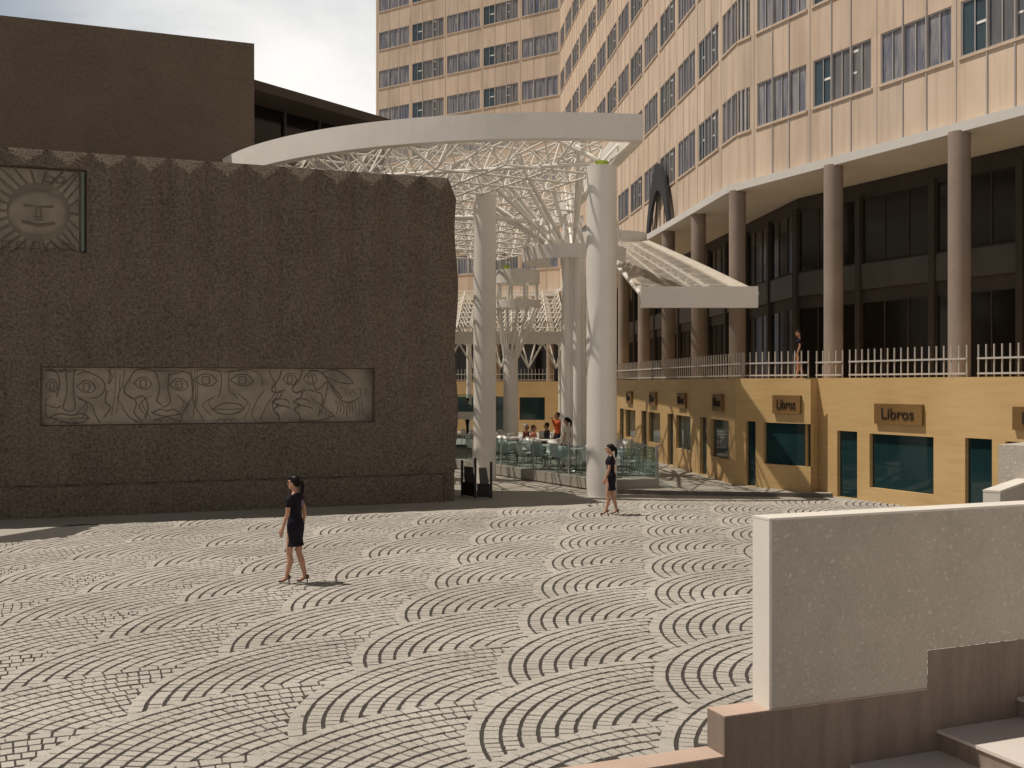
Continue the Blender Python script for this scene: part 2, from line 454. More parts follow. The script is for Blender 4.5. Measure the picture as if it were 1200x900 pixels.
# mural: relief slab with carved lines, their shade put in as darker colour (generic faces)
def relief_line(b,pts,w,d,o):
    # pts in (s,z); a raised rounded ridge following the line
    P=[gw(s,o,z) for s,z in pts]
    for i in range(len(P)-1): b.tube(P[i],P[i+1],w,w,5,0,True)
mw=sm1-sm0; mh=zm1-zm0
b=MB(); nx,ny=150,26
def mh_d(u,v):
    d=.0
    for (cx,hw) in ((.10,.11),(.345,.10),(.56,.12),(.83,.10)):
        r=((u-cx)/hw)**2+((v-.45)/.75)**2
        if r<1: d+=.055*math.sqrt(1-r)
        d+=.03*math.exp(-((u-cx)/.012)**2)*(1 if v>.3 else .3)
        d+=.03*math.exp(-((u-cx)/.035)**2-((v-.2)/.07)**2)
        for q in (-.042,.042): d-=.03*math.exp(-((u-cx-q)/.02)**2-((v-.72)/.12)**2)
    return d
for j in range(ny+1):
    for i in range(nx+1):
        u=i/nx; v=j/ny
        b.v.append(tuple(gw(sm1-.01-(mw-.02)*u,-.165+mh_d(u,v)+(rnd()-.5)*.006,zm0+.01+(mh-.02)*v)))
for j in range(ny):
    for i in range(nx):
        k=j*(nx+1)+i; b.f.append([k,k+1,k+nx+2,k+nx+1]); b.m.append(0); b.sm.append(True)
mural=b.build('carved_mural',M['relief'],wall)
b=MB()
def ML(pts,w=.016,sub=6):
    w*=.8
    # Catmull-Rom in mural coordinates (u 0..1 left to right, v 0..1 bottom to top)
    P=[Vector((p[0],p[1])) for p in pts]; out=[]
    for i in range(len(P)-1):
        p0=P[max(0,i-1)];p1=P[i];p2=P[i+1];p3=P[min(len(P)-1,i+2)]
        for k in range(sub):
            t=k/sub
            out.append(.5*((2*p1)+(p2-p0)*t+(2*p0-5*p1+4*p2-p3)*t*t+(3*p1-p0-3*p2+p3)*t**3))
    out.append(P[-1])
    W=[gw(sm1-mw*min(.985,max(.012,p.x)),-.162+mh_d(p.x,p.y),zm0+mh*min(.97,max(.03,p.y))) for p in out]
    for i in range(len(W)-1): b.tube(W[i],W[i+1],w,w,5,0,True)
def eye_(cx,cy,r):
    ML([(cx-r,cy),(cx-r*.3,cy+.10),(cx+r*.5,cy+.09),(cx+r,cy-.02)],.015)
    ML([(cx-r,cy),(cx-r*.3,cy-.09),(cx+r*.5,cy-.10),(cx+r,cy-.02)],.013)
    ML([(cx-r*.3,cy+.05),(cx+r*.25,cy+.06),(cx+r*.3,cy-.06),(cx-r*.25,cy-.06),(cx-r*.3,cy+.05)],.015)
def face1(o):
    eye_(o-.045+.012,.68,.016); eye_(o+.062,.66,.026)
    ML([(o+.004,.98),(o+.008,.7),(o+.006,.5),(o-.002,.30),(o+.015,.24),(o+.03,.30),(o+.028,.5),(o+.026,.75),(o+.03,.97)])
    ML([(o-.04,.14),(o-.01,.20),(o+.02,.17),(o+.05,.20),(o+.07,.12)],.018); ML([(o-.04,.14),(o+.01,.04),(o+.05,.05),(o+.07,.12)],.018)
    ML([(o-.045,.12),(o+.012,.115),(o+.065,.12)],.012)
    ML([(o+.035,.86),(o+.06,.92),(o+.10,.82),(o+.115,.66),(o+.10,.5),(o+.07,.46)])
    ML([(o-.05,.95),(o-.02,.90),(o-.012,.72),(o-.02,.5)]); ML([(o-.05,.36),(o-.02,.30),(o-.008,.34)])
    ML([(o+.04,.46),(o+.075,.36),(o+.085,.2),(o+.10,.04)]); ML([(o+.12,.95),(o+.135,.85),(o+.125,.72),(o+.13,.98)])
    ML([(o+.12,.6),(o+.115,.4),(o+.13,.3),(o+.11,.12)]); ML([(o+.17,.98),(o+.165,.7),(o+.15,.45),(o+.17,.3)],.011)
ML([(.02,.97),(.05,.93),(.07,.98)]); face1(.062)
def face2(o):
    eye_(o-.06,.72,.026); eye_(o+.045,.70,.028)
    ML([(o-.10,.78),(o-.08,.95),(o-.04,.97),(o-.02,.86),(o-.012,.6),(o-.02,.42),(o-.005,.34)],.018)
    ML([(o+.015,.9),(o+.013,.6),(o+.02,.42),(o+.01,.33),(o-.005,.30)],.018); ML([(o+.015,.86),(o+.06,.93),(o+.085,.82),(o+.085,.5),(o+.06,.25),(o+.05,.03)])
    ML([(o-.035,.2),(o-.01,.26),(o+.01,.23),(o+.03,.26),(o+.05,.18)],.018); ML([(o-.035,.2),(o+.005,.14),(o+.05,.18)],.018); ML([(o-.03,.06),(o+.01,.12),(o+.05,.04)])
    ML([(o-.10,.78),(o-.115,.6),(o-.09,.45),(o-.06,.5),(o-.045,.3),(o-.055,.1)],.018); ML([(o-.115,.55),(o-.08,.4),(o-.085,.2),(o-.06,.05)]); ML([(o-.12,.3),(o-.10,.14),(o-.075,.04)])
face2(.345)
def face3(o):
    eye_(o-.065,.78,.034); eye_(o+.045,.78,.036)
    ML([(o-.095,.95),(o-.05,.98),(o-.02,.9),(o-.02,.6),(o-.03,.46)],.013); ML([(o+.005,.93),(o+.006,.6),(o+.025,.5),(o+.03,.44)],.013)
    ML([(o+.01,.92),(o+.06,.98),(o+.10,.88),(o+.11,.7)],.013)
    ML([(o-.045,.26),(o-.01,.36),(o+.03,.35),(o+.05,.26),(o+.02,.17),(o-.02,.17),(o-.045,.26)],.016); ML([(o-.04,.26),(o,.25),(o+.045,.26)],.012)
    ML([(o-.11,.95),(o-.105,.6),(o-.10,.35),(o-.075,.1),(o-.07,.03)],.013); ML([(o+.115,.6),(o+.09,.4),(o+.075,.15),(o+.09,.03)],.013)
    ML([(o+.13,.95),(o+.15,.6),(o+.12,.3),(o+.10,.05)],.012); ML([(o+.16,.55),(o+.14,.3),(o+.16,.1)],.012)
face3(.535)
def prof(o,k):
    ML([(o+.02*k,.97),(o+.01,.8),(o-.012,.62),(o,.55),(o+.02,.56),(o+.01,.44),(o-.01,.38),(o+.012,.32),(o-.006,.24),(o+.01,.14),(o+.012,.04)],.02)
    ML([(o+.002,.32),(o+.03,.30),(o+.05,.26)],.018); ML([(o+.0,.55),(o+.03,.60)],.02); ML([(o-.0,.44),(o+.035,.42),(o+.045,.34)],.016)
    eye_(o+.045,.80,.022)
prof(.685,1); prof(.75,1)
ML([(.80,.85),(.815,.6),(.85,.75),(.84,.4),(.82,.1)]); ML([(.79,.95),(.83,.92),(.875,.6),(.90,.45)],.02)
ML([(.83,.9),(.87,.98),(.915,.85),(.935,.72),(.89,.74),(.84,.86)],.018); ML([(.85,.8),(.88,.5),(.915,.36),(.96,.45)],.016)
ML([(.79,.6),(.83,.52),(.83,.3)],.016); ML([(.76,.04),(.82,.03),(.87,.12)],.016)
for k in range(9): ML([(.875+.011*k,.42-.06*rnd()),(.885+.01*k,.25+.1*rnd()),(.88+.011*k,.08+.1*rnd())],.011)
for k in range(5): ML([(.89+.02*k,.62),(.90+.02*k,.55+.1*rnd()),(.915+.015*k,.5)],.010)
for o in (.062,.345,.535):
    for k in range(4):
        sx=(-1 if k%2 else 1); x0=o+sx*(.035+.012*(k//2)); v0=.5-.05*(k//2)
        ML([(x0,v0+.03*rnd()),(x0+sx*(.018+.01*rnd()),v0-.12),(x0+sx*.012*rnd(),v0-.28-.1*rnd())],.010)
    for k in range(4): ML([(o-.05+.02*k,.90+.05*rnd()),(o-.03+.025*k,.95),(o-.01+.025*k,.90+.05*rnd())],.009)
    for k in range(3): ML([(o-.03+.02*k,.02+.03*rnd()),(o-.02+.02*k,.09),(o-.005+.02*k,.04)],.010)
for k in range(8): ML([(.795+.008*k,.5-.04*k),(.805+.009*k,.36-.03*k),(.80+.011*k,.2-.02*k)],.009)
for k in range(2): ML([(.205+.014*k,.95-.1*rnd()),(.205+.012*k,.6),(.195+.013*k,.1+.2*rnd())],.009)
for k in range(2): ML([(.436+.008*k,.95),(.44+.006*k,.6-.1*rnd()),(.432+.008*k,.1+.2*rnd())],.009)
b.build('shaded_carved_lines',M['groove_shade'],mural)
# sun plaque behind glass
pcx=sp0+1.06; pcz=(zp0+zp1)/2-.06
def gp(x,z,o): return gw(pcx-x,o,pcz+z)
b=MB()
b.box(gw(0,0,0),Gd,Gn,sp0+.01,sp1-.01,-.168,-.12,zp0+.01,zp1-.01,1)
# head: dished oval
n=28
for (a,rx,rz,o0,o1) in ((0,.66,.60,-.12,.04),):
    ring=[[gp(rx*math.cos(2*math.pi*i/n)*k,rz*.9*math.sin(2*math.pi*i/n)*k,o0+(o1-o0)*math.sqrt(max(0,1-k*k))) for i in range(n)] for k in (1,.93,.8,.6,.35,.1)]
    base=len(b.v)
    for r in ring: b.v.extend([tuple(p) for p in r])
    for j in range(5):
        for i in range(n): b.f.append([base+j*n+i,base+j*n+(i+1)%n,base+(j+1)*n+(i+1)%n,base+(j+1)*n+i]); b.m.append(0); b.sm.append(True)
    b.f.append([base+5*n+i for i in range(n)]); b.m.append(0); b.sm.append(True)
for k in range(26):
    t=2*math.pi*(k+.5)/26
    r0=.70; r1=1.5
    c=Vector((math.cos(t),math.sin(t))); q=Vector((-c.y,c.x))
    def pt(r,w,o):
        p=c*r+q*w; return gp(max(-1.2,min(.90,p.x)),max(-.95,min(1.02,p.y)),o)
    b.add([pt(r0,-.058,-.12),pt(r1,-.155,-.12),pt(r1,.155,-.12),pt(r0,.058,-.12),pt(r0,-.05,-.08),pt(r1,-.145,-.08),pt(r1,.145,-.08),pt(r0,.05,-.08)],
          [[4,5,6,7],[0,1,5,4],[2,3,7,6],[1,2,6,5],[3,0,4,7]])
plaque=b.build('sun_face_plaque',[M['relief'],M['plaque_bed_shade']],wall)
b=MB()
def bar(x0,z0,x1,z1,w,o): b.tube(gp(x0,z0,o),gp(x1,z1,o),w,w,6)
bar(-.32,.13,-.06,.11,.03,.02); bar(.06,.11,.32,.13,.03,.02); bar(-.05,.1,-.06,-.16,.026,.03); bar(.05,.1,.06,-.16,.026,.03)
bar(-.09,-.17,.09,-.17,.05,.03); bar(-.36,-.26,0,-.33,.03,.02); bar(0,-.33,.36,-.26,.03,.02); bar(-.0,-.17,.0,-.33,.012,.01)
bar(-.06,.11,.06,.11,.026,.03)
b.build('carved_face',M['carving_shade'],plaque)
gl=[(-.72+.33*k,-.80,0) for k in range(5)]+[(.22,.80,.03),(.46,.80,.03)]
for gx,gz,sk2 in gl:
    b=MB()
    for (x0,z0,x1,z1) in ((-.08,-.07,.08,-.07),(-.08+sk2,.07,.08+sk2,.07),(-.08,-.07,-.08+sk2,.07),(.08,-.07,.08+sk2,.07)): bar(gx+x0,gz+z0,gx+x1,gz+z1,.015,-.07)
    b.build('carved_glyph',M['carving_shade'],plaque)
b=MB(); b.box(gw(0,0,0),Gd,Gn,sp0+.10,sp1,.06,.075,zp0+.02,zp1-.06)
b.build('plaque_glass',M['caseglass'],wall)
b=MB(); b.box(gw(0,0,0),Gd,Gn,sp0+.05,sp0+.098,-.12,.08,zp0+.02,zp1-.05)
b.build('plaque_glass_edge',M['hedge'],wall)

# upper stone block and the flat-roofed glazed building behind
U0=at(298,450,36); U0.z=0
Ud=Vector((-.934,-.357,0)).normalized(); Un=Vector((.357,-.934,0))
zt=z_on(U0,Ud,0,51)
blk=thing('stone_tower_block','tall plain dark stone block rising behind the fluted wall','building',U0)
b=MB(); b.box(U0,Ud,-Un,0,18,0,2.0,0,zt); b.build('block_wall',M['stone_b'],blk)
H0=at(298,450,40); H0.z=0
Hd=Vector((.593,.805,0)).normalized(); Hn=Vector((.805,-.593,0))
flat=thing('flat_roof_building','low dark building with wide flat roof overhang and glass strip beside the stone block','building',H0)
zr=14.62
b=MB()
H1=H0-Hn*1.5
b.box(H0,Hd,-Hn,-1.0,9.6,1.6,7,0,zr-1.95,0)
b.build('building_wall',[M['stone_b']],flat)
b=MB(); b.box(H0,Hd,-Hn,-1.4,8.0,0,8,zr-.36,zr); b.build('roof_slab',M['roofedge'],flat)
b=MB(); b.box(H0,Hd,-Hn,-1.0,9.0,1.7,6.8,zr-1.94,zr-.37); b.build('glass_strip',M['darkglass'],flat)
b=MB()
for k in range(5): b.box(H0,Hd,-Hn,-.9+k*1.9,-.82+k*1.9,1.58,1.69,zr-1.94,zr-.37)
b.box(H0,Hd,-Hn,-1.0,9.6,1.5,1.59,zr-2.5,zr-1.96)
b.build('strip_frame',M['spandrel'],flat)

# ------------------------------------------------------------------ hotel tower
K1=Vector((7.81,37.0,0)); CN=Vector((3.55,79.0,0))
F1d=Vector((.427,-.904,0)).normalized(); F1n=Vector((-.904,-.427,0)).normalized()
F2d=(K1-CN).normalized(); F2n=Vector((F2d.y,-F2d.x,0))
if F2n.x>0: F2n=-F2n
F0d=Vector((.823,-.568,0)).normalized(); F0n=Vector((-.568,-.823,0)).normalized()
F0len=18.15; A0=CN-F0d*F0len
F1len=16.5; E1=K1+F1d*F1len
ZS=9.82; FH=3.2; SILL=11.87; WH=1.47; ZTOP=46.0
tower=thing('hotel_tower','tall cream hotel tower with rows of curtained windows over a dark columned arcade','building',K1)
def P3(o,d,n,s,off,z): q=o+d*s+n*off; return Vector((q.x,q.y,z))
def wall_open(b,o,d,n,s0,s1,z0,z1,ops,rec,mi=0,mr=0,brk=[]):
    S=sorted(set([s0,s1]+list(brk)+[x for q in ops for x in q[:2]])); Z=sorted(set([z0,z1]+[x for q in ops for x in q[2:4]]))
    for i in range(len(S)-1):
        # merge vertical runs per column
        for j in range(len(Z)-1):
            sm=(S[i]+S[i+1])/2; zm=(Z[j]+Z[j+1])/2
            if any(q[0]<sm<q[1] and q[2]<zm<q[3] for q in ops): continue
            b.quad(P3(o,d,n,S[i],0,Z[j]),P3(o,d,n,S[i+1],0,Z[j]),P3(o,d,n,S[i+1],0,Z[j+1]),P3(o,d,n,S[i],0,Z[j+1]),mi)
    for (a,c,e,f) in [q[:4] for q in ops]:
        p=lambda s,o_,z:P3(o,d,n,s,o_,z)
        b.quad(p(a,0,e),p(a,-rec,e),p(a,-rec,f),p(a,0,f),mr); b.quad(p(c,0,e),p(c,0,f),p(c,-rec,f),p(c,-rec,e),mr)
        b.quad(p(a,0,e),p(c,0,e),p(c,-rec,e),p(a,-rec,e),mr); b.quad(p(a,0,f),p(a,-rec,f),p(c,-rec,f),p(c,0,f),mr)
nf=int((ZTOP-SILL)/FH)
facets=[]
# facet 0 (left), bays of 3.6 from the corner; facet 2 bays 3.15 from the kink; facet 1 bays 2.87
bay0=[(F0len-3.47-3.6*k+.06, F0len-3.47-3.6*k+3.33) for k in range(5)]
L2=(K1-CN).length
bay2=[(L2-1.72,L2-.02)]; y=L2-2.21
# the bay that wraps the kink
k=0
while y-3.15*k>1.0:
    e=y-3.15*k; bay2.append((max(.25,e-2.66),e)); k+=1
bay1=[(.02,s_on(K1,F1d,879))]+[(s_on(K1,F1d,a),s_on(K1,F1d,c)) for a,c in ((887,945),(953,1021),(1032,1115))]
y=s_on(K1,F1d,1126)
bay1+=[(y+2.85*k,y+2.85*k+2.55) for k in range(2)]
facets=[('F0',A0,F0d,F0n,F0len,bay0),('F2',CN,F2d,F2n,L2,bay2),('F1',K1,F1d,F1n,F1len,bay1)]
wins=[]
for nm,o,d,n,ln,bays in facets:
    ops=[]
    for k in range(nf):
        z0=SILL+k*FH
        for i,(a,c) in enumerate(bays): ops.append((a,c,z0,z0+WH)); wins.append((nm,o,d,n,a,c,z0,i,k))
    b=MB()
    brk=[a+(c-a)*q for (a,c) in bays for q in (1/3,2/3)]
    wall_open(b,o,d,n,0,ln,ZS+.25,ZTOP,ops,.10,brk=brk)
    if nm=='F0': b.quad(P3(o,d,n,0,0,ZS),P3(o,d,n,0,0,ZTOP),P3(o,d,n,0,-14,ZTOP),P3(o,d,n,0,-14,ZS))
    fo=b.build('facade_wall',M['facade'],tower)
    at2=fo.data.attributes.new('tint','FLOAT','FACE'); at2.data.foreach_set('value',[rnd() for _ in fo.data.polygons])
    # vertical fins and panel joints, full height pattern of the cladding
    b=MB()
    for i,(a,c) in enumerate(bays):
        for t in (1/3,2/3):
            if c-a<2: continue
            s=a+(c-a)*t; b.box(o,d,n,s-.02,s+.02,.002,.03 if nm=='F1' else .010,ZS+.3,ZTOP)
        for s in (a-.15,):
            if s>0: b.box(o,d,n,s-.012,s+.012,.001,.012,ZS+.3,ZTOP)
    b.build('facade_fin',M['fin' if nm=='F1' else 'fin_b'],tower)
def core():
    b=MB(); off=.30
    p=[A0-F0n*off,CN-F2n*off-F0n*off*.6,K1-F2n*off,E1-F1n*off,E1-F1n*16+Vector((10,0,0)),CN+Vector((20,20,0)),A0+Vector((2,24,0))]
    b.prism([(q.x,q.y) for q in p],ZS+.26,ZTOP-.05); b.build('building_core',M['darkwall'],tower)
core()
# the windows that show, each a part of its own; the rest as one
def window_mesh(o,d,n,a,c,z0,kind,bp,bf):
    w=(c-a)/3
    for q in range(3):
        s0=a+w*q; s1=s0+w
        for h in range(2):
            t0=s0+w*.5*h; t1=t0+w*.5
            mi={0:0,1:1}[kind]
            if kind==0 and q==0: mi=2
            bp.quad(P3(o,d,n,t0,-.06-.012*h,z0),P3(o,d,n,t1,-.06-.012*h,z0),P3(o,d,n,t1,-.06-.012*h,z0+WH),P3(o,d,n,t0,-.06-.012*h,z0+WH),mi)
        if kind==0 and q==0: bp.box(o,d,n,s0+w*.55,s0+w*.9,-.058,-.055,z0+WH*.5,z0+WH*.55,3)
        if kind==0 and q==2: bp.box(o,d,n,s0+.04,s0+w*.3,-.058,-.055,z0+WH*.85,z0+WH*.90,3); bp.box(o,d,n,s0+.04,s0+w*.22,-.058,-.055,z0+WH*.42,z0+WH*.46,3)
        bf.box(o,d,n,s0+w*.5-.015,s0+w*.5+.015,-.058,-.035,z0+.02,z0+WH-.02)
        if q: bf.box(o,d,n,s0-.035,s0+.035,-.058,.012,z0,z0+WH)
    bf.box(o,d,n,a,a+.035,-.058,-.02,z0,z0+WH); bf.box(o,d,n,c-.035,c,-.058,-.02,z0,z0+WH)
    bf.box(o,d,n,a+.036,c-.036,-.058,-.025,z0+WH-.05,z0+WH); bf.box(o,d,n,a+.036,c-.036,-.058,-.025,z0,z0+.04)
def sill(b,nm,o,d,n,a,c,z0):
    ln={'F0':F0len,'F1':F1len,'F2':L2}[nm]
    b.box(o,d,n,a-.05 if a>.1 else a,min(c+.05,ln-.001),.003,.045,z0-.075,z0-.005)
shown=[]; rest=[]
for wd in wins:
    nm,o,d,n,a,c,z0,i,k=wd
    q=P3(o,d,n,(a+c)/2,0,z0+.7); px=600+q.x/q.y*F; py=450-(q.z-EYE)/q.y*F
    vis=(-30<px<1260 and -35<py<300 and not (nm=='F2' and 560<px<722 and py>165) and not(nm=='F0' and py>160))
    (shown if vis else rest).append((q.y,wd))
shown.sort(key=lambda t:t[0]); rest+=shown[100:]; shown=shown[:100]
WM=[M['curtainA'],M['curtainB'],M['tealglass'],M['lampglow']]
for _,(nm,o,d,n,a,c,z0,i,k) in shown:
    bp=MB(); bf=MB(); window_mesh(o,d,n,a,c,z0,(i+(nm=='F1')+1)%2,bp,bf)
    wo=bp.build('window',WM,tower); bf.build('window_frame',M['frame'],wo)
    b=MB(); sill(b,nm,o,d,n,a,c,z0); b.build('window_sill',M['sill'],wo)
bs=MB()
bp=MB(); bf=MB()
for _,(nm,o,d,n,a,c,z0,i,k) in rest: window_mesh(o,d,n,a,c,z0,(i+(nm=='F1')+1)%2,bp,bf); sill(bs,nm,o,d,n,a,c,z0)
wo=bp.build('window',WM,tower); wo['kind']='stuff'; bf.build('window_frame',M['frame'],wo); bs.build('window_sill',M['sill'],wo)
# soffit, fascia, arcade back wall
I1=Vector((10.15,37.9,0)); ID=(P3(K1,F1d,F1n,0,0,0))
ICN=CN+Vector((3.0,2.2,0)); IA0=A0-F0n*2.6; IE1=I1+F1d*15.5
outer=[A0+F0n*.35,CN+F0n*.35+F2n*.25,K1+F2n*.3+F1n*.1,E1+F1n*.32]
b=MB(); b.prism([(q.x,q.y) for q in outer]+[(q.x,q.y) for q in (IE1+Vector((.6,.2,0)),I1+Vector((.5,.2,0)),ICN+Vector((.6,.3,0)),IA0-F0n*.5)],ZS-.02,ZS+.24)
b.build('soffit',M['soffit'],tower)
def strip(b,o,d,n,s0,s1,z0,z1,off=0,mi=0): b.quad(P3(o,d,n,s0,off,z0),P3(o,d,n,s1,off,z0),P3(o,d,n,s1,off,z1),P3(o,d,n,s0,off,z1),mi)
TZ=3.37
b=MB()
isegs=[]
for (p,q) in ((IA0,ICN),(ICN,I1),(I1,IE1)):
    d=(q-p); ln=d.length; d.normalize(); n=Vector((d.y,-d.x,0))
    if n.y>0: n=-n
    if abs(n.y)<.2 and n.x>0: n=-n
    isegs.append((p,d,n,ln))
    strip(b,p,d,n,0,ln,TZ,ZS-.03)
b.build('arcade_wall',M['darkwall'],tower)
for (p,d,n,ln) in isegs:
    f=MB(); st=2.75
    m=int(ln/st); st=ln/m
    for k in range(m):
        for z0,z1 in ((7.2,9.25),(TZ+.05,5.85)):
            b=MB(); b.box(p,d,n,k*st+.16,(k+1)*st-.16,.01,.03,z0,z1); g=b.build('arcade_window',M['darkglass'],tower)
            b=MB()
            for t in (.36,.68):
                s_=k*st+st*t; b.box(p,d,n,s_-.02,s_+.02,.032,.06,z0,z1)
            b.build('arcade_mullion',M['darkwall'],g)
        b=MB(); b.box(p,d,n,k*st-.11,k*st+.11,.012,.16,TZ,9.4); b.build('arcade_pier',M['darkwall'],tower)
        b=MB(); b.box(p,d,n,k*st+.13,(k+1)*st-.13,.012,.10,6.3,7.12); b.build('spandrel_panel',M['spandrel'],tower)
def tcol(q,r=.285):
    b=MB(); b.tube((q.x,q.y,TZ-.02),(q.x,q.y,ZS+.02),r,r,24,0,True); b.build('column',M['column'],tower)
for px in (1130,982): 
    s=s_on(K1,F1d,px); tcol(K1+F1d*s+F1n*.18)
tcol(K1+F1d*(s_on(K1,F1d,1130)+4.75)+F1n*.18)
tcol(K1+F2n*.05+F1d*.25+F1n*.12)
for k in range(1,8): tcol(K1-F2d*(4.75*k-.15)+F2n*.08)
for k in range(0,4): tcol(A0+F0d*(F0len-.8-4.9*k)+F0n*.08)

# black parabolic arch ornament standing on the ledge of the tower
s_a=s_on(K1,-F2d,764); s_b=s_on(K1,-F2d,792)
arc=thing('arch_ornament','black parabolic arch with thin vertical bars on the tower ledge','arch sign',P3(K1,-F2d,F2n,(s_a+s_b)/2,.3,ZS+.24))
def arch_mesh():
    b=MB(); n=32; mid=(s_a+s_b)/2; hw=(s_a-s_b)/2
    zb=ZS+.24; H=2.95; h=1.75
    def pt(x,z,o): return P3(K1,-F2d,F2n,mid+x*hw,o,z)
    outer=[];inner=[]
    for i in range(n+1):
        x=-1+2*i/n
        outer.append((x,zb+H*(1-x*x))); xi=x*.80
        inner.append((xi,zb+h*(1-x*x)))
    for o,flip in ((.30,False),(.16,True)):
        for i in range(n):
            q=[pt(*outer[i],o),pt(*outer[i+1],o),pt(*inner[i+1],o),pt(*inner[i],o)]
            b.quad(*(q[::-1] if flip else q))
    for ln in (outer,inner):
        for i in range(n): b.quad(pt(*ln[i],.30),pt(*ln[i+1],.30),pt(*ln[i+1],.16),pt(*ln[i],.16))
    b.build('arch_frame',M['arch'],arc)
    for k in range(1,5):
        x=-.8+1.6*k/5
        b=MB(); zt=zb+h*(1-(x/.8)**2)+.02
        b.tube(pt(x,zb,.23),pt(x,zt,.23),.022,.022,6); b.build('arch_bar',M['arch'],arc)
arch_mesh()

# ------------------------------------------------------------------ shops under the terrace
R1=Vector((9.48,29.63,0))                    # on the right-hand shop front
D1=F1d; N1=F1n
sB=s_on(R1,D1,958)                           # where the projecting part ends
PJ=.45
DR=D1; RC_=R1+D1*sB+N1*PJ
Pd=Vector((.62,-.785,0)).normalized(); Pn=Vector((-.785,-.62,0)).normalized()
P1=RC_.copy()
sk=s_on(P1,Pd,862)
Kk=P1+Pd*sk                                  # kink
S2d=Vector((.11,-1,0)).normalized(); S2n=Vector((-S2d.y*-1,0,0))
S2n=Vector((S2d.y,-S2d.x,0)); 
if S2n.x>0: S2n=-S2n
S2len=35.0
Q2=Kk-S2d*S2len
S0d=Vector((.95,-.31,0)).normalized(); S0n=Vector((-.31,-.95,0)).normalized()
S0len=20; Q0=Q2-S0d*S0len
shop=thing('shop_building','single storey ochre wood clad shop row under the terrace','building',R1)
wallb=MB()
signs=[]; doors=[]; panes=[]
def opn(o,d,pxa,pxb,pya,pyb,pyref=None):
    a=s_on(o,d,pxa); c=s_on(o,d,pxb); 
    return (a,c,z_on(o,d,(a if pyref is None else a),pyb),z_on(o,d,a,pya))
zg=.0
opsR=[]; 
d1=opn(R1,D1,981,1004.5,501,585); d1=(d1[0],d1[1],.02,d1[3]); w1=opn(R1,D1,1019,1094,508,571)
d2=opn(R1,D1,1131,1162.5,510,590); d2=(d2[0],d2[1],.02,d2[3])
w2=(d2[1]+.38,d2[1]+.38+(w1[1]-w1[0]),w1[2],w1[3])
dz=w1[3]+.03
d1=(d1[0],d1[1],.02,dz); d2=(d2[0],d2[1],.02,dz); 
d3=(w2[1]+.9,w2[1]+1.7,.02,dz)
opsR=[d1,w1,d2,w2,d3]
wall_open(wallb,R1,D1,N1,sB-.02,10.5,0,TZ-.03,opsR,.14)
for q in (d1,d2,d3): doors.append((R1,D1,N1,q))
for q in (w1,w2): panes.append((R1,D1,N1,q)); signs.append((R1,D1,N1,(q[0]+q[1])/2-.02,q))
# projecting part
sE=0.0
dl=(s_on(P1,Pd,874),s_on(P1,Pd,885.5),.12,2.07)
wl=(s_on(P1,Pd,895),s_on(P1,Pd,950),.82,2.05)
wall_open(wallb,P1,Pd,Pn,sk,sE,0.1,TZ-.03,[dl,wl],.14)
doors.append((P1,Pd,Pn,dl)); panes.append((P1,Pd,Pn,wl)); signs.append((P1,Pd,Pn,(s_on(P1,Pd,904)+s_on(P1,Pd,943))/2,wl))
qe=R1+D1*sB
wallb.quad(P1,Vector((qe.x,qe.y,0)),Vector((qe.x,qe.y,TZ-.03)),Vector((P1.x,P1.y,TZ-.03)))
# long side
ops2=[]
xs=[(829,857,'w'),(818.5,824.5,'d'),(795,808,'w'),(783,788.5,'d')]
cur=S2len
y=.62
unit=4.35
k=0
while y+3.6<S2len:
    a=S2len-y-2.0; ops2.append(('w',(a,a+1.95,.82,2.05))); 
    a2=a-1.25; ops2.append(('d',(a2,a2+.82,.12,2.07)))
    y+=unit; k+=1
wall_open(wallb,Q2,S2d,S2n,0,S2len,.1,TZ-.03,[q for _,q in ops2],.14)
for t,q in ops2:
    if t=='w': panes.append((Q2,S2d,S2n,q)); signs.append((Q2,S2d,S2n,(q[0]+q[1])/2,q))
    else: doors.append((Q2,S2d,S2n,q))
ops0=[]
for k in range(4):
    a=S0len-2.0-4.6*k
    ops0.append(('w',(a-.0-1.1+.4,a+1.0,.9,2.35))); ops0.append(('d',(a-2.3,a-1.35,.12,2.40)))
wall_open(wallb,Q0,S0d,S0n,0,S0len,.1,TZ-.03,[q for _,q in ops0],.14)
for t,q in ops0: (panes if t=='w' else doors).append((Q0,S0d,S0n,q))
wallb.build('shop_wall',M['shopwall'],shop)
def terr():
    b=MB()
    eR=R1+D1*10.5; e=lambda q:(q.x,q.y)
    poly=[Q0,Q2,Kk,P1,R1+D1*sB,eR,eR+Vector((12,8,0)),Vector((30,60,0)),Vector((20,110,0)),Q0+Vector((3,20,0))]
    b.prism([e(q) for q in poly],TZ-.03,TZ); b.build('terrace_slab',M['shopwall'],shop)
    # dark interior block behind the fronts
    b=MB(); i=.16
    poly=[Q0-S0n*i,Q2-S0n*i-S2n*i,Kk-S2n*i,R1+D1*sB-N1*i,eR-N1*i,eR+Vector((12,8,0)),Vector((30,60,0)),Vector((20,110,0)),Q0+Vector((3,20,0))]
    b.prism([e(q) for q in poly],0.01,TZ-.035); b.build('shop_interior',M['darkwall'],shop)
terr()
for (o,d,n,q) in doors:
    b=MB(); b.box(o,d,n,q[0]+.005,q[1]-.005,-.135,-.11,q[2]+.005,q[3]-.005); b.build('shop_door',M['shopglass'],shop)
for (o,d,n,q) in panes:
    b=MB(); b.box(o,d,n,q[0]+.005,q[1]-.005,-.135,-.11,q[2]+.005,q[3]-.005); b.build('shop_window',M['shopglass'],shop)
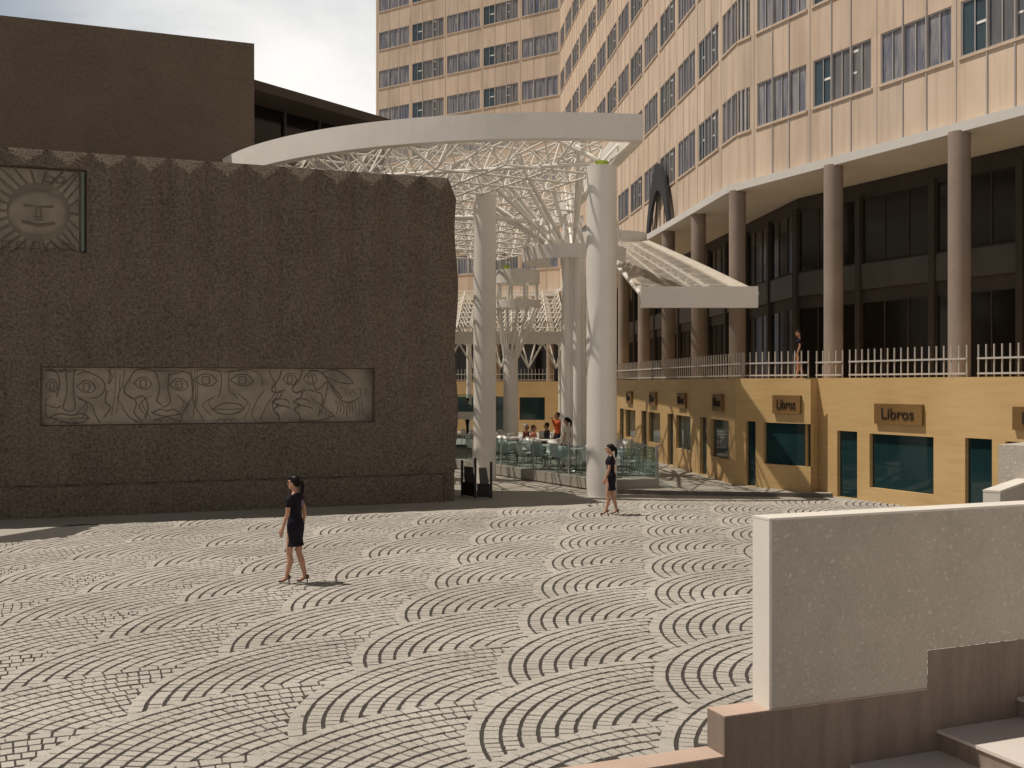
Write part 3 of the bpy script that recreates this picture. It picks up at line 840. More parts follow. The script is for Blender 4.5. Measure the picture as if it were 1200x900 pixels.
# carved wooden signs reading Libros
def text_mesh(txt,size):
    cu=bpy.data.curves.new('t','FONT'); cu.body=txt; cu.size=size; cu.extrude=.012; cu.align_x='CENTER'; cu.align_y='CENTER'
    o=bpy.data.objects.new('t',cu); C.objects.link(o); bpy.context.view_layer.update()
    me=bpy.data.meshes.new_from_object(o.evaluated_get(bpy.context.evaluated_depsgraph_get()))
    bpy.data.objects.remove(o); return me
tm=text_mesh('Libros',.40)
tm.materials.clear(); tm.materials.append(M['letters'])
sw=s_on(R1,D1,1084)-s_on(R1,D1,1028)
ords=['wooden Libros sign in full sun right of the shadowed corner','wooden Libros sign cut by the right picture edge above the grey parapet',
      'wooden Libros sign crossed by strut shadows on the projecting shop corner']
names2=['nearest the shop corner','second from the shop corner','third from the shop corner','fourth from the shop corner','fifth from the shop corner','sixth from the shop corner','seventh from the shop corner','eighth from the shop corner']
for i,(o,d,n,s,q) in enumerate(signs):
    z=2.60 if i>1 else (z_on(R1,D1,s_on(R1,D1,1056),485.5))
    lab=ords[i] if i<3 else 'small wooden Libros sign on the long shaded shop front, '+names2[min(7,i-3)]
    base=P3(o,d,n,s,0,z)
    sg=thing('shop_sign',lab,'sign',base,0,'wooden shop signs')
    w=(sw,sw,.98)[i] if i<3 else 1.05
    b=MB(); b.box(o,d,n,s-w/2,s+w/2,.004,.09,z-.27,z+.27); b.build('sign_board',M['sign'],sg)
    t=bpy.data.objects.new('sign_lettering',tm); C.objects.link(t); t.parent=sg
    x=d; 
    mt=Matrix(((x.x,0,n.x,0),(x.y,0,n.y,0),(0,1,0,0),(0,0,0,1)))
    t.matrix_local=Matrix.Translation(n*.103)@mt@Matrix.Diagonal((w/1.45,1,1,1))
# terrace railing
rail=thing('terrace_railing','pale steel picket railing along the terrace edge','railing',P3(R1,D1,N1,0,0,TZ))
rb=MB(); pk=MB(); pks=[]
def railing(o,d,n,s0,s1,off,sp):
    nonlocal_=None
    for z in (TZ+.09,TZ+.46): rb.box(o,d,n,s0,s1,off-.02,off+.02,z-.022,z+.022)
    m=max(1,int((s1-s0)/sp))
    for k in range(m+1):
        s=s0+(s1-s0)*k/m; pks.append((P3(o,d,n,s,off,0).length,o,d,n,s,off))
sc1=s_on(R1,D1,1130); sc2=s_on(R1,D1,982)
railing(R1,D1,N1,sB-.35,sc2-.12,-.25,.24); railing(R1,D1,N1,sc2+.17,sc1-.17,-.25,.23); railing(R1,D1,N1,sc1+.18,10.2,-.25,.23)
railing(P1,Pd,Pn,sk+.1,sE-.1,-.25,.22); railing(Q2,S2d,S2n,.4,S2len-.2,-.25,.27); railing(Q0,S0d,S0n,.2,S0len-.5,-.25,.24)
rb.build('handrail',M['rail'],rail)
pks.sort(key=lambda q:q[0])
for q,(_,o,d,n,s_,off) in enumerate(pks):
    b=MB() if q<99 else pk
    b.box(o,d,n,s_-.013,s_+.013,off-.045,off-.013,TZ+.002,TZ+.80)
    if q<99: b.build('picket',M['rail'],rail)
po=pk.build('picket',M['rail'],rail); po['kind']='stuff'

# ------------------------------------------------------------------ canopies
CC=Vector((1.2,42.2,0)); CR=12.7; ZB0=10.0; ZB1=10.72
canopy=thing('round_canopy','big white circular canopy with curved fascia and lattice on tall columns','canopy',CC)
cut_a=Vector((3.66,29.71,0)); cut_d=Vector((-.095,1,0)).normalized()
def in_roof(x,y,mr=.0):
    if (x-CC.x)**2+(y-CC.y)**2>(CR-mr)**2: return False
    return (x-cut_a.x)*cut_d.y-(y-cut_a.y)*cut_d.x < -mr
a0=math.atan2(cut_a.y-CC.y,cut_a.x-CC.x)
# far intersection of the straight cut with the circle
rel=cut_a-CC; bq=rel.dot(cut_d); tt=-2*bq; cut_b=cut_a+cut_d*tt
a1=math.atan2(cut_b.y-CC.y,cut_b.x-CC.x)-2*math.pi
n=96
arcp=[(CC.x+CR*math.cos(a0+(a1-a0)*i/n),CC.y+CR*math.sin(a0+(a1-a0)*i/n)) for i in range(n+1)]
arcq=[(CC.x+(CR-.34)*math.cos(a0+(a1-a0)*i/n),CC.y+(CR-.34)*math.sin(a0+(a1-a0)*i/n)) for i in range(n+1)]
b=MB()
for i in range(n):
    p,q,r,s=arcp[i],arcp[i+1],arcq[i+1],arcq[i]
    f=[(p,ZB0),(q,ZB0),(r,ZB0),(s,ZB0),(p,ZB1),(q,ZB1),(r,ZB1),(s,ZB1)]
    b.add([(x[0],x[1],z) for x,z in f],[[0,3,2,1],[4,5,6,7],[0,1,5,4],[2,3,7,6]],0,False)
b.add([(*arcp[0],ZB0),(*arcq[0],ZB0),(*arcq[0],ZB1),(*arcp[0],ZB1)],[[0,1,2,3]])
L_=(cut_b-cut_a).length; cn=Vector((-cut_d.y,cut_d.x,0))
b.box(cut_a,cut_d,cn,.36,L_-.4,0,.30,ZB0,ZB1)
b.build('ring_beam',M['white'],canopy)
b=MB()
pp=arcq[::2]
b.add([(x,y,10.60) for x,y in pp],[list(range(len(pp)))])
b.build('roof_panel',M['frosted'],canopy)
# space frame
sf=MB(); sp_=1.5; ang=math.radians(28); ca,sa=math.cos(ang),math.sin(ang)
def gpt(i,j): 
    x=i*sp_; y=j*sp_; return (CC.x+x*ca-y*sa, CC.y+x*sa+y*ca)
up={};lo={}
for i in range(-9,10):
    for j in range(-9,10):
        x,y=gpt(i,j)
        if in_roof(x,y,.25): up[(i,j)]=Vector((x,y,10.50))
        x,y=gpt(i+.5,j+.5)
        if in_roof(x,y,.45): lo[(i,j)]=Vector((x,y,9.45+.0*rnd()))
for (i,j),p in up.items():
    for e in ((1,0),(0,1)):
        q=up.get((i+e[0],j+e[1]))
        if q: sf.tube(p,q,.036,.036,6)
    q=up.get((i+1,j+1))
    if q and (i+j)%2==0: sf.tube(p,q,.03,.03,5)
for (i,j),p in lo.items():
    for e in ((1,0),(0,1)):
        q=lo.get((i+e[0],j+e[1]))
        if q: sf.tube(p,q,.034,.034,6)
    for e in ((0,0),(1,0),(0,1),(1,1)):
        q=up.get((i+e[0],j+e[1]))
        if q: sf.tube(p,q,.029,.029,5)
    # ties up to the rim where the frame meets it
for i in range(0,n,4):
    p=Vector((*arcq[i],10.2))
    if lo:
        q=min(lo.values(),key=lambda v:(v-p).length)
        if (q-p).length<2.6: sf.tube(p,q,.04,.04,5)
# long secondary braces
for k in range(26):
    t=a0+(a1-a0)*(k+.5)/26
    p=Vector((CC.x+(CR-.4)*math.cos(t),CC.y+(CR-.4)*math.sin(t),10.15))
    t2=t-.5; q=Vector((CC.x+(CR-4.5)*math.cos(t2),CC.y+(CR-4.5)*math.sin(t2),9.3))
    if in_roof(q.x,q.y,.2): sf.tube(p,q,.035,.035,5)
T1=Vector((2.56,30.5,0)); T2=Vector((-.91,35.5,0)); T3=Vector((2.12,36.6,0)); T5=Vector((-4.8,46,0)); T6=Vector((-6.5,36.5,0))
sf.tube((T1.x,T1.y,9.52),(-4.6,32.5,9.52),.055,.055,6)
sf.tube((T2.x,T2.y,8.75),(T3.x,T3.y,8.65),.09,.09,8)
sf.tube((T2.x,T2.y,8.75),(-6.5,36.5,8.8),.09,.09,8)
sf.build('space_frame',M['white_steel'],canopy)
def plain_col(T,r,zt,spread,nb):
    b=MB(); b.tube((T.x,T.y,0.0),(T.x,T.y,zt),r,r,40,0,True); c=b.build('column',M['white'],canopy)
    b=MB(); b.tube((T.x,T.y,zt+.001),(T.x,T.y,zt+.16),.11,.20,8); b.build('column_hub',M['green'],c)
    b=MB()
    for k in range(nb):
        t=2*math.pi*(k+.3)/nb
        q=Vector((T.x+spread*math.cos(t),T.y+spread*math.sin(t),10.45))
        if in_roof(q.x,q.y,.1): b.tube((T.x,T.y,zt+.14),q,.06,.05,6)
    b.build('branch',M['white_steel'],c)
plain_col(T1,.435,9.40,1.7,7)
plain_col(T2,.375,10.05,1.0,6)
plain_col(T5,.36,9.3,2.0,6); plain_col(T6,.36,9.3,2.0,6)
def tree_col(T,zf,zt,spread,nb,rr,m=4,z0=.3,rb=.075):
    b=MB()
    for k in range(m):
        t=2*math.pi*k/m+.4
        b.tube((T.x+rr*math.cos(t),T.y+rr*math.sin(t),z0),(T.x+rr*math.cos(t),T.y+rr*math.sin(t),zf),.17,.15,16)
    b.tube((T.x,T.y,z0),(T.x,T.y,zf-.2),rr*.9,rr*.9,20)
    c=b.build('clustered_column',M['white'],canopy)
    b=MB()
    for k in range(nb):
        t=2*math.pi*k/nb+.2
        for sc in (1,.6):
            p=Vector((T.x+rr*.9*math.cos(t),T.y+rr*.9*math.sin(t),zf-.15)); q=Vector((T.x+spread*sc*math.cos(t+.2*(1-sc)),T.y+spread*sc*math.sin(t+.2*(1-sc)),zt))
            if in_roof(q.x,q.y,.1): b.tube(p,q,rb,rb*.8,8)
    b.build('branch',M['white_steel'],c); return c
tc=tree_col(T3,7.7,10.4,4.6,14,.30)
# slatted drum round the clustered column
b=MB(); nn=40
for i in range(nn):
    t0=2*math.pi*i/nn; t1=2*math.pi*(i+1)/nn
    if math.sin((t0+t1)/2)>.86: continue
    for (r0,z0,r1,z1) in ((1.75,7.35,1.80,7.80),):
        P=[]
        for (r,z) in ((r0,z0),(r1,z1)):
            for t in (t0,t1): P.append((T3.x+r*math.cos(t),T3.y+r*math.sin(t),z))
        Q=[]
        for (r,z) in ((r0-.1,z0),(r1-.1,z1)):
            for t in (t0,t1): Q.append((T3.x+r*math.cos(t),T3.y+r*math.sin(t),z))
        b.add(P+Q,[[0,1,3,2],[4,6,7,5],[0,4,5,1],[2,3,7,6]])
for i in range(0,nn):
    t=2*math.pi*i/nn
    p=Vector((T3.x+1.72*math.cos(t),T3.y+1.72*math.sin(t),7.78)); q=Vector((T3.x+1.5*math.cos(t+.12),T3.y+1.5*math.sin(t+.12),8.75))
    if i%2==0:
        d=(q-p).normalized(); tn=Vector((-math.sin(t),math.cos(t),0))
        b.add([p-tn*.07,p+tn*.07,q+tn*.07,q-tn*.07,p-tn*.07-Vector((math.cos(t),math.sin(t),0))*.03,p+tn*.07-Vector((math.cos(t),math.sin(t),0))*.03,q+tn*.07-Vector((math.cos(t),math.sin(t),0))*.03,q-tn*.07-Vector((math.cos(t),math.sin(t),0))*.03],[[0,1,2,3],[7,6,5,4],[0,4,5,1],[2,6,7,3],[0,3,7,4],[1,5,6,2]])
b.build('slatted_drum',M['white'],tc)
# lantern column with two rings
T4=Vector((-.05,45.0,0))
lan=thing('lantern_column','white branching column carrying two stacked rings behind the tall left column','column',(T4.x,T4.y,.1))
b=MB(); b.tube((T4.x,T4.y,.1),(T4.x,T4.y,4.5),.33,.30,24); b.build('shaft',M['white'],lan)
b=MB()
RC=T4+Vector((.30,0,0))
for k in range(12):
    t=2*math.pi*k/12
    b.tube((T4.x+.26*math.cos(t),T4.y+.26*math.sin(t),4.3),(RC.x+.85*math.cos(t),RC.y+.85*math.sin(t),6.45),.07,.055,8)
b.build('branch',M['white_steel'],lan)
def ringb(name,c,r,z0,z1,w,parent):
    b=MB(); nn=36
    for i in range(nn):
        t0=2*math.pi*i/nn; t1=2*math.pi*(i+1)/nn
        P=[(c.x+rr*math.cos(t),c.y+rr*math.sin(t),z) for z in (z0,z1) for rr in (r,r-w) for t in (t0,t1)]
        b.add(P,[[0,1,5,4],[2,6,7,3],[0,2,3,1],[4,5,7,6]],0,False)
    return b.build(name,M['white'],parent)
ringb('lower_ring',RC,.95,6.38,6.72,.12,lan); ringb('upper_ring',RC,.92,7.42,7.98,.14,lan)
b=MB()
for k in range(8):
    t=2*math.pi*(k+.4)/8; b.tube((RC.x+.86*math.cos(t),RC.y+.86*math.sin(t),6.6),(RC.x+.84*math.cos(t),RC.y+.84*math.sin(t),7.6),.06,.06,8)
b.build('ring_post',M['white_steel'],lan)
b=MB(); b.tube((RC.x-.5,RC.y-.5,7.98),(RC.x-.5,RC.y-.5,8.14),.08,.16,8); b.build('ring_hub',M['green'],lan)

# low sloping canopy on the right
low=thing('sloping_canopy','white sloping canopy with straight fascia hanging before the arcade columns','canopy',(4.0,33,0))
def sl(u,v):  # u 0..1 left-right, v 0..1 front-back
    xl=3.96+(3.70-3.96)*v; xr=7.55+(5.95-7.55)*v
    return Vector((xl+(xr-xl)*u,33+14*v,6.12+3.45*v+.04*math.sin(math.pi*v)))
b=MB(); b.abox(3.96,7.56,32.75,33.0,5.55,6.2)
b.build('front_beam',M['white'],low)
b=MB(); nu,nv=6,12
for j in range(nv+1):
    for i in range(nu+1): b.v.append(tuple(sl(i/nu,j/nv)))
for j in range(nv):
    for i in range(nu): k=j*(nu+1)+i; b.f.append([k,k+1,k+nu+2,k+nu+1]); b.m.append(0); b.sm.append(False)
b.build('roof_panel',M['frosted2'],low)
for u0,u1 in ((.84,1.0),(0,.05)):
    b=MB()
    for j in range(12):
        p=[sl(u0,j/12),sl(u1,j/12),sl(u1,(j+1)/12),sl(u0,(j+1)/12)]
        lo4=[q-Vector((0,0,.07)) for q in p]; hi4=[q-Vector((0,0,.012)) for q in p]
        b.add(lo4+hi4,[[3,2,1,0],[4,5,6,7],[0,1,5,4],[2,3,7,6],[1,2,6,5],[3,0,4,7]])
    b.build('edge_panel',M['white'],low)
b=MB()
dz_=Vector((0,0,-.12))
for u,r in ((0.0,.07),(.33,.05),(.66,.06),(1.0,.10)):
    for j in range(12): b.tube(sl(u,j/12)+dz_,sl(u,(j+1)/12)+dz_,r,r,6)
for u in (.12,.62):
    for j in range(12):
        p=sl(u,j/12)+Vector((0,0,-.38)); q=sl(u,(j+1)/12)+Vector((0,0,-.38)); b.tube(p,q,.05,.05,5)
        b.tube(p,sl(u+.1,(j+.5)/12)+dz_,.03,.03,5); b.tube(q,sl(u+.1,(j+.5)/12)+dz_,.03,.03,5)
for j in range(0,13): 
    for i in range(6): b.tube(sl(i/6,j/12)+dz_*.3,sl((i+1)/6,j/12)+dz_*.3,.012,.012,5)
b.build('roof_lattice',M['white_steel'],low)
b=MB(); b.tube((3.95,44.5,.1),(3.95,44.5,8.8),.16,.16,16); b.build('post',M['white'],low)
b=MB(); 
# curved end piece at the top of the slope
for i in range(12):
    t0=math.radians(200+i*12); t1=math.radians(200+(i+1)*12)
    P=[(4.4+1.6*math.cos(t),47.3+1.2*math.sin(t),z) for z in (9.35,9.85) for t in (t0,t1)]
    b.add(P,[[0,1,3,2]])
b.build('curved_end_fascia',M['white'],low)
# low canopy at the back
bk=thing('back_canopy','low white lattice canopy at the far end before the back shops','canopy',(0,52,0))
def sk_(u,v): return Vector((-5.5+8.2*u,52+11*v,5.72+3.0*v))
b=MB(); b.abox(-5.5,2.7,51.8,52.0,5.15,5.75); b.build('front_beam',M['white'],bk)
b=MB()
b.quad(sk_(0,0),sk_(1,0),sk_(1,1),sk_(0,1)); b.build('roof_panel',M['frosted'],bk)
b=MB(); nu=9; nv=9
for i in range(nu+1):
    for j in range(nv):
        b.tube(sk_(i/nu,j/nv)+dz_*.5,sk_(i/nu,(j+1)/nv)+dz_*.5,.03,.03,5); b.tube(sk_(j/nv,i/nu)+dz_*.5,sk_((j+1)/nv,i/nu)+dz_*.5,.035,.035,5)
for i in range(nu):
    for j in range(nv):
        c=sk_((i+.5)/nu,(j+.5)/nv)+Vector((0,0,-.75))
        for (a,e) in ((0,0),(1,0),(0,1),(1,1)): b.tube(c,sk_((i+a)/nu,(j+e)/nv)+dz_*.5,.03,.03,5)
for i in range(6):
    x=-5.3+1.36*i
    nd=Vector((x+.68,52.6,3.98))
    for q in ((x,51.95,5.2),(x+1.36,51.95,5.2),(x+.2,53.6,5.9),(x+1.2,53.6,5.9)): b.tube(nd,q,.045,.045,6)
b.build('roof_lattice',M['white_steel'],bk)
for x in (-5.3,-2.2,2.5):
    b=MB(); b.tube((x,54.5,.1),(x,54.5,6.2),.13,.13,14); b.build('post',M['white'],bk)

# ------------------------------------------------------------------ cafe terrace
PA=(-2.6,41.0);PB=(2.75,31.3);PC=(4.4,31.85);PD=(4.0,38.0)
poly=[PA,PB,PC,PD,(3.3,50),(-2.6,50)]
b=MB(); b.prism(poly,.05,.37); tag(b.build('cafe_platform',M['concrete']),kind='structure')
bal=thing('glass_balustrade','teal tinted glass balustrade with thin posts round the cafe terrace','balustrade',(PB[0],PB[1],.37))
def glassrun(p,q,m):
    p=Vector((*p,0)); q=Vector((*q,0)); d=(q-p); ln=d.length; d.normalize(); nn_=Vector((-d.y,d.x,0))
    for k in range(m):
        b=MB(); b.box(p,d,nn_,ln*k/m+.03,ln*(k+1)/m-.03,.10,.112,.42,1.30); b.build('glass_panel',M['balglass'],bal)
    for k in range(m+1):
        b=MB(); b.box(p,d,nn_,ln*k/m-.02,ln*k/m+.02,.085,.125,.372,1.36); b.build('post',M['frame'],bal)
glassrun(PA,PB,5); glassrun(PB,PC,1); glassrun(PC,PD,3); 
# chairs
def make_chair():
    root=thing('cafe_chair','x','chair',(0,0,0))
    b=MB()
    # moulded shell: profile swept across
    prof=[(.22,.445),(.10,.43),(-.08,.425),(-.18,.45),(-.225,.56),(-.25,.72),(-.265,.86)]
    nx=7; 
    for (x,z) in prof:
        for i in range(nx):
            y=-.23+.46*i/(nx-1); e=abs(2*i/(nx-1)-1)
            b.v.append((x+(.03*e*e if z>.5 else 0),y*(1 if z<.8 else .92),z+(.03*e*e if z<.5 else -(.03*e**3))))
    k=len(prof)
    for (x,z) in prof:
        for i in range(nx):
            y=-.23+.46*i/(nx-1); e=abs(2*i/(nx-1)-1)
            b.v.append((x-.02+(.03*e*e if z>.5 else 0),y*(1 if z<.8 else .92),z-.018+(.03*e*e if z<.5 else -(.03*e**3))))
    for h,fl in ((0,False),(k*nx,True)):
        for j in range(k-1):
            for i in range(nx-1):
                q=[h+j*nx+i,h+j*nx+i+1,h+(j+1)*nx+i+1,h+(j+1)*nx+i]
                b.f.append(q[::-1] if fl else q); b.m.append(0); b.sm.append(True)
    for j in range(k-1):
        for i in (0,nx-1): b.f.append([j*nx+i,(j+1)*nx+i,k*nx+(j+1)*nx+i,k*nx+j*nx+i]); b.m.append(0); b.sm.append(False)
    for i in range(nx-1):
        for j in (0,k-1): b.f.append([j*nx+i,j*nx+i+1,k*nx+j*nx+i+1,k*nx+j*nx+i]); b.m.append(0); b.sm.append(False)
    b.build('seat_shell',M['plasticwhite'],root,world=False)
    for sx in (1,-1):
        for sy in (1,-1):
            b=MB(); b.tube((sx*.17-.02,sy*.19,.42),(sx*.22-.02,sy*.22,0),.014,.012,6); b.build('leg',M['chrome'],root,world=False)
    return root
def make_table():
    root=thing('cafe_table','x','table',(0,0,0))
    b=MB(); b.box((0,0,0),(1,0,0),(0,1,0),-.36,.36,-.36,.36,.715,.745); b.build('table_top',M['plasticwhite'],root,world=False)
    b=MB(); b.tube((0,0,.02),(0,0,.714),.03,.03,10); b.build('pedestal',M['chrome'],root,world=False)
    b=MB(); b.tube((0,0,0),(0,0,.025),.22,.2,18); b.build('table_base',M['chrome'],root,world=False)
    return root
ch0=make_chair(); tb0=make_table()
used=[False,False]
rows=[('row nearest the front glass',[(3.07,33.1),(2.1,34.8),(1.14,36.5),(.18,38.2),(-.78,39.9)]),('second row from the front glass',[(3.45,36.3),(2.45,38.2),(1.28,40.0),(.2,41.9)]),
      ('third row from the front glass',[(3.1,40.3),(1.95,42.3),(-.7,43.6)]),('row under the clustered column',[(2.9,43.6),(1.7,45.5),(-1.3,46.6)])]
busy=[(2.12,36.6,.72),(1.83,35.6,.42),(1.73,40.5,.4),(.55,41.5,.7),(.80,40.2,.7),(1.39,42.5,.7),(-.05,45,.6),(-.91,35.5,.6)]
ordn=['first','second','third','fourth','fifth','sixth','seventh','eighth','ninth','tenth','eleventh','twelfth','thirteenth','fourteenth','fifteenth','sixteenth','seventeenth','eighteenth','nineteenth','twentieth']
seat_spots=[]
for rn,pts in rows:
    chs=[]
    pts=sorted(pts,key=lambda p:p[0]/p[1])
    for ti,(x,y) in enumerate(pts):
        t=tb0 if not used[1] else copy_tree(tb0); used[1]=True
        t.location=(x,y,.371); t.rotation_euler.z=-.5+(rnd()-.5)*.3
        tag(t,f'square white cafe table, {ordn[ti]} from the left in the {rn}','table','cafe tables')
        a=-.5+(rnd()-.5)*.3
        for k in range(4 if rn[0]!='t' else 3):
            th=a+k*math.pi/2+(rnd()-.5)*.35; r=.62+.12*rnd()
            cx_,cy_=x+r*math.cos(th),y+r*math.sin(th)
            if any(math.hypot(cx_-q[0],cy_-q[1])<q[2] for q in busy): continue
            chs.append((cx_,cy_,th+math.pi+(rnd()-.5)*.3))
    chs.sort(key=lambda c:c[0]/c[1])
    for ci,(x,y,rz) in enumerate(chs):
        c=ch0 if not used[0] else copy_tree(ch0); used[0]=True
        c.location=(x,y,.371); c.rotation_euler.z=rz
        tag(c,f'white moulded cafe chair, {ordn[ci]} from the left in the {rn}','chair','white cafe chairs')
        seat_spots.append((x,y,rz))
# black folding screen by the wall corner
scp=[at(541.5,450,30.6),at(557,450,30.0),at(575.5,450,29.9)]
scr=thing('folding_screen','black metal folding barrier with grey boards beside the stone wall corner','barrier',(scp[1].x,scp[1].y,0))
for q in scp:
    b=MB(); b.abox(q.x-.035,q.x+.035,q.y-.035,q.y+.035,0,1.02 if q is not scp[1] else 1.12); b.build('post',M['blackmetal'],scr)
for (p,q) in zip(scp[:-1],scp[1:]):
    d=Vector((q.x-p.x,q.y-p.y,0)); ln=d.length; d.normalize(); nn_=Vector((d.y,-d.x,0))
    b=MB(); b.box(p-Vector((0,0,p.z)),d,nn_,.05,ln-.04,-.01,.01,.02,.40)
    fr=b.build('lower_panel',M['blackmetal'],scr)
    b=MB()
    o=p-Vector((0,0,p.z)); g=.08
    b.add([o+d*(.05+g)+Vector((0,0,.37)),o+d*(ln-.06)+Vector((0,0,.37)),o+d*(ln-.06-g)+Vector((0,0,.85)),o+d*(.05+g*.6)+Vector((0,0,.85))],[[0,1,2,3]])
    b.add([o+nn_*-.02+d*(.05+g)+Vector((0,0,.37)),o+nn_*-.02+d*(ln-.06)+Vector((0,0,.37)),o+nn_*-.02+d*(ln-.06-g)+Vector((0,0,.85)),o+nn_*-.02+d*(.05+g*.6)+Vector((0,0,.85))],[[3,2,1,0]])
    b.build('board',M['greyboard'],scr)
# raised white landing at the back left
ldg=thing('stair_landing','white raised landing seen between the stone wall and the left column','landing',(-2.2,48,0))
b=MB(); b.abox(-4.6,-1.0,47.6,47.85,1.62,1.95); b.build('landing_beam',M['white'],ldg)
b=MB(); b.abox(-4.6,-1.0,47.9,50.4,.75,.92); b.build('landing_slab',M['white'],ldg)
for x in (-4.3,-1.3):
    b=MB(); b.abox(x-.1,x+.1,47.62,47.82,.372,1.618); b.build('landing_post',M['white'],ldg)
b=MB(); b.box((-4.6,47.62,0),(1,0,0),(0,1,0),0,3.6,0,.015,1.953,2.75); b.build('landing_glass',M['balglass'],ldg)

# ------------------------------------------------------------------ parapet and steps in the right foreground
par=thing('aggregate_parapet','long grey exposed aggregate parapet panel with white end and coping in the right foreground','parapet',lw(0))
ZPT=2.03; zpl=.365; sst=s_on(LW0,LWd,1087); zst=z_on(LW0,LWd,sst,762); TH=.25
b=MB()
def pz(s,o,z): return lw(s,o,z)
b.box(LW0,LWd,LWn,.03,8,.005,TH-.01,zst+.0,ZPT-.02); b.box(LW0,LWd,LWn,.03,sst,.005,TH-.01,zpl,zst-.0)
b.build('aggregate_panel',M['aggregate'],par)
b=MB(); b.box(LW0,LWd,LWn,0,.028,.003,TH,zpl,ZPT-.021); b.build('end_face',M['panelwhite'],par)
b=MB(); b.box(LW0,LWd,LWn,-.002,8,.001,TH+.004,ZPT-.0195,ZPT); b.build('coping',M['panelwhite'],par)
pl=thing('stone_plinth','brown stepped stone plinth under the grey parapet','plinth',lw(-.5))
# plinth front: L shape following the panel; long low kerb to the left
sL=s_on(LW0,LWd,849)
b=MB(); b.box(LW0,LWd,LWn,sL,8,-.0,TH+.02,-1.0,zpl-.012); b.box(LW0,LWd,LWn,sst+.004,8,0,.004,zpl-.011,zst-.004)
b.build('plinth_body',M['plinth'],pl)
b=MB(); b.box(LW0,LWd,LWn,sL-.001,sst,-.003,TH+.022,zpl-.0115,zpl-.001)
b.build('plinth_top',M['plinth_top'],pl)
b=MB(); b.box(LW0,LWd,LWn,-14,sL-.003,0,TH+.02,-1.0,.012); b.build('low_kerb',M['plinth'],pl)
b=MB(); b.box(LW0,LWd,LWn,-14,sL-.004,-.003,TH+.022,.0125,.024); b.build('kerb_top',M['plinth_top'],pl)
st=thing('stone_steps','stone steps with pale treads rising beside the brown plinth','steps',lw(2,-1,-1))
Sd=Vector((.33,-.944,0)).normalized()
s1=s_on(LW0,LWd,1091); s2=s_on(LW0,LWd,1107); 
# treads run along the wall to the right, risers face left
e0=s1-1.35; 
sm_=(s1+s2)/2
for k,(sa_,zt_) in enumerate(((sm_-1.0,-.225),(sm_,-.03),(sm_+1.0,.165),(sm_+2.0,.36))):
    end=8
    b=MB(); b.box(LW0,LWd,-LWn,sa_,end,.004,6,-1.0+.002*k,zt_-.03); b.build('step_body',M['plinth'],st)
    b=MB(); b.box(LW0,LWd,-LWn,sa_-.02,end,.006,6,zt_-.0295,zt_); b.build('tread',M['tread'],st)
# parapets further right
def small_par(name,label,px,py,D,d,ln,th,topz,mi):
    o=at(px,450,D); o.z=0; nn_=Vector((-d.y,d.x,0))
    t=thing(name,label,'parapet',o)
    b=MB(); b.box(o,d,nn_,.03,ln,.01,th-.01,0,topz-.03); b.build('aggregate_panel',M['aggregate'],t)
    b=MB(); b.box(o,d,nn_,0,.028,.0,th,0,topz-.031); b.build('end_face',M['panelwhite'],t)
    b=MB(); b.box(o,d,nn_,-.004,ln,-.004,th+.004,topz-.0295,topz); b.build('coping',M['panelwhite'],t)
small_par('short_parapet','short grey aggregate parapet with white coping behind the long one at right edge',1172,573,16.0,Vector((.593,.805,0)).normalized(),5,.24,EYE-(575-450)/F*16.0,0)
o=at(1170,450,18.3); o.z=0
blkp=thing('aggregate_block','sunlit grey aggregate block standing before the shop at right edge','parapet',o)
d=Vector((.70,-.714,0)).normalized(); nn_=Vector((.714,.70,0))
b=MB(); b.box(o,d,nn_,0,2.2,0,1.6,0,EYE-(521-450)/F*18.3-.0); b.build('block_body',M['aggregate'],blkp)

# ------------------------------------------------------------------ people
def remesh(b,name,mats,parent,vox,smooth=2):
    me=bpy.data.meshes.new(name); me.from_pydata(b.v,[],b.f); me.update()
    o=bpy.data.objects.new(name,me); C.objects.link(o)
    r=o.modifiers.new('r','REMESH'); r.mode='VOXEL'; r.voxel_size=vox; r.use_smooth_shade=True
    s=o.modifiers.new('s','SMOOTH'); s.iterations=smooth; s.factor=.5
    bpy.context.view_layer.update()
    m2=bpy.data.meshes.new_from_object(o.evaluated_get(bpy.context.evaluated_depsgraph_get()))
    m2.name=name
    bpy.data.objects.remove(o)
    m2.materials.clear()
    for m in mats: m2.materials.append(m)
    m2.polygons.foreach_set('use_smooth',[True]*len(m2.polygons))
    o=bpy.data.objects.new(name,m2); C.objects.link(o); o.parent=parent
    return o
def V(*a): return Vector(a)
def hand(b,w,dirn,side,sc=1.0,curl=.35):
    """palm plus five bent fingers hanging from wrist w along dirn (forward is -x)."""
    d=Vector(dirn).normalized(); f=Vector((-1,0,0)); f=(f-d*f.dot(d)).normalized(); n=d.cross(f)
    palm=w+d*.055*sc
    for k in range(4):
        off=f*(.028-.019*k)*sc
        b.chain([w+off*.5,palm+off+d*.012*sc],[.017*sc,.014*sc],8)
    for k,(ln,oo) in enumerate(((.062,.028),(.070,.009),(.066,-.010),(.052,-.028))):
        p=palm+f*oo*sc+d*.01; q=p+d*ln*.5*sc+n*side*curl*.01; r=q+(d*.8+n*side*curl).normalized()*ln*.5*sc
        b.chain([p,q,r],[.0095*sc,.0088*sc,.0075*sc],7)
    p=w+d*.02+f*.022; q=p+(f*.75+d*.7).normalized()*.04*sc; r=q+(d*.95+f*.25).normalized()*.032*sc
    b.chain([p,q,r],[.013*sc,.011*sc,.009*sc],7)
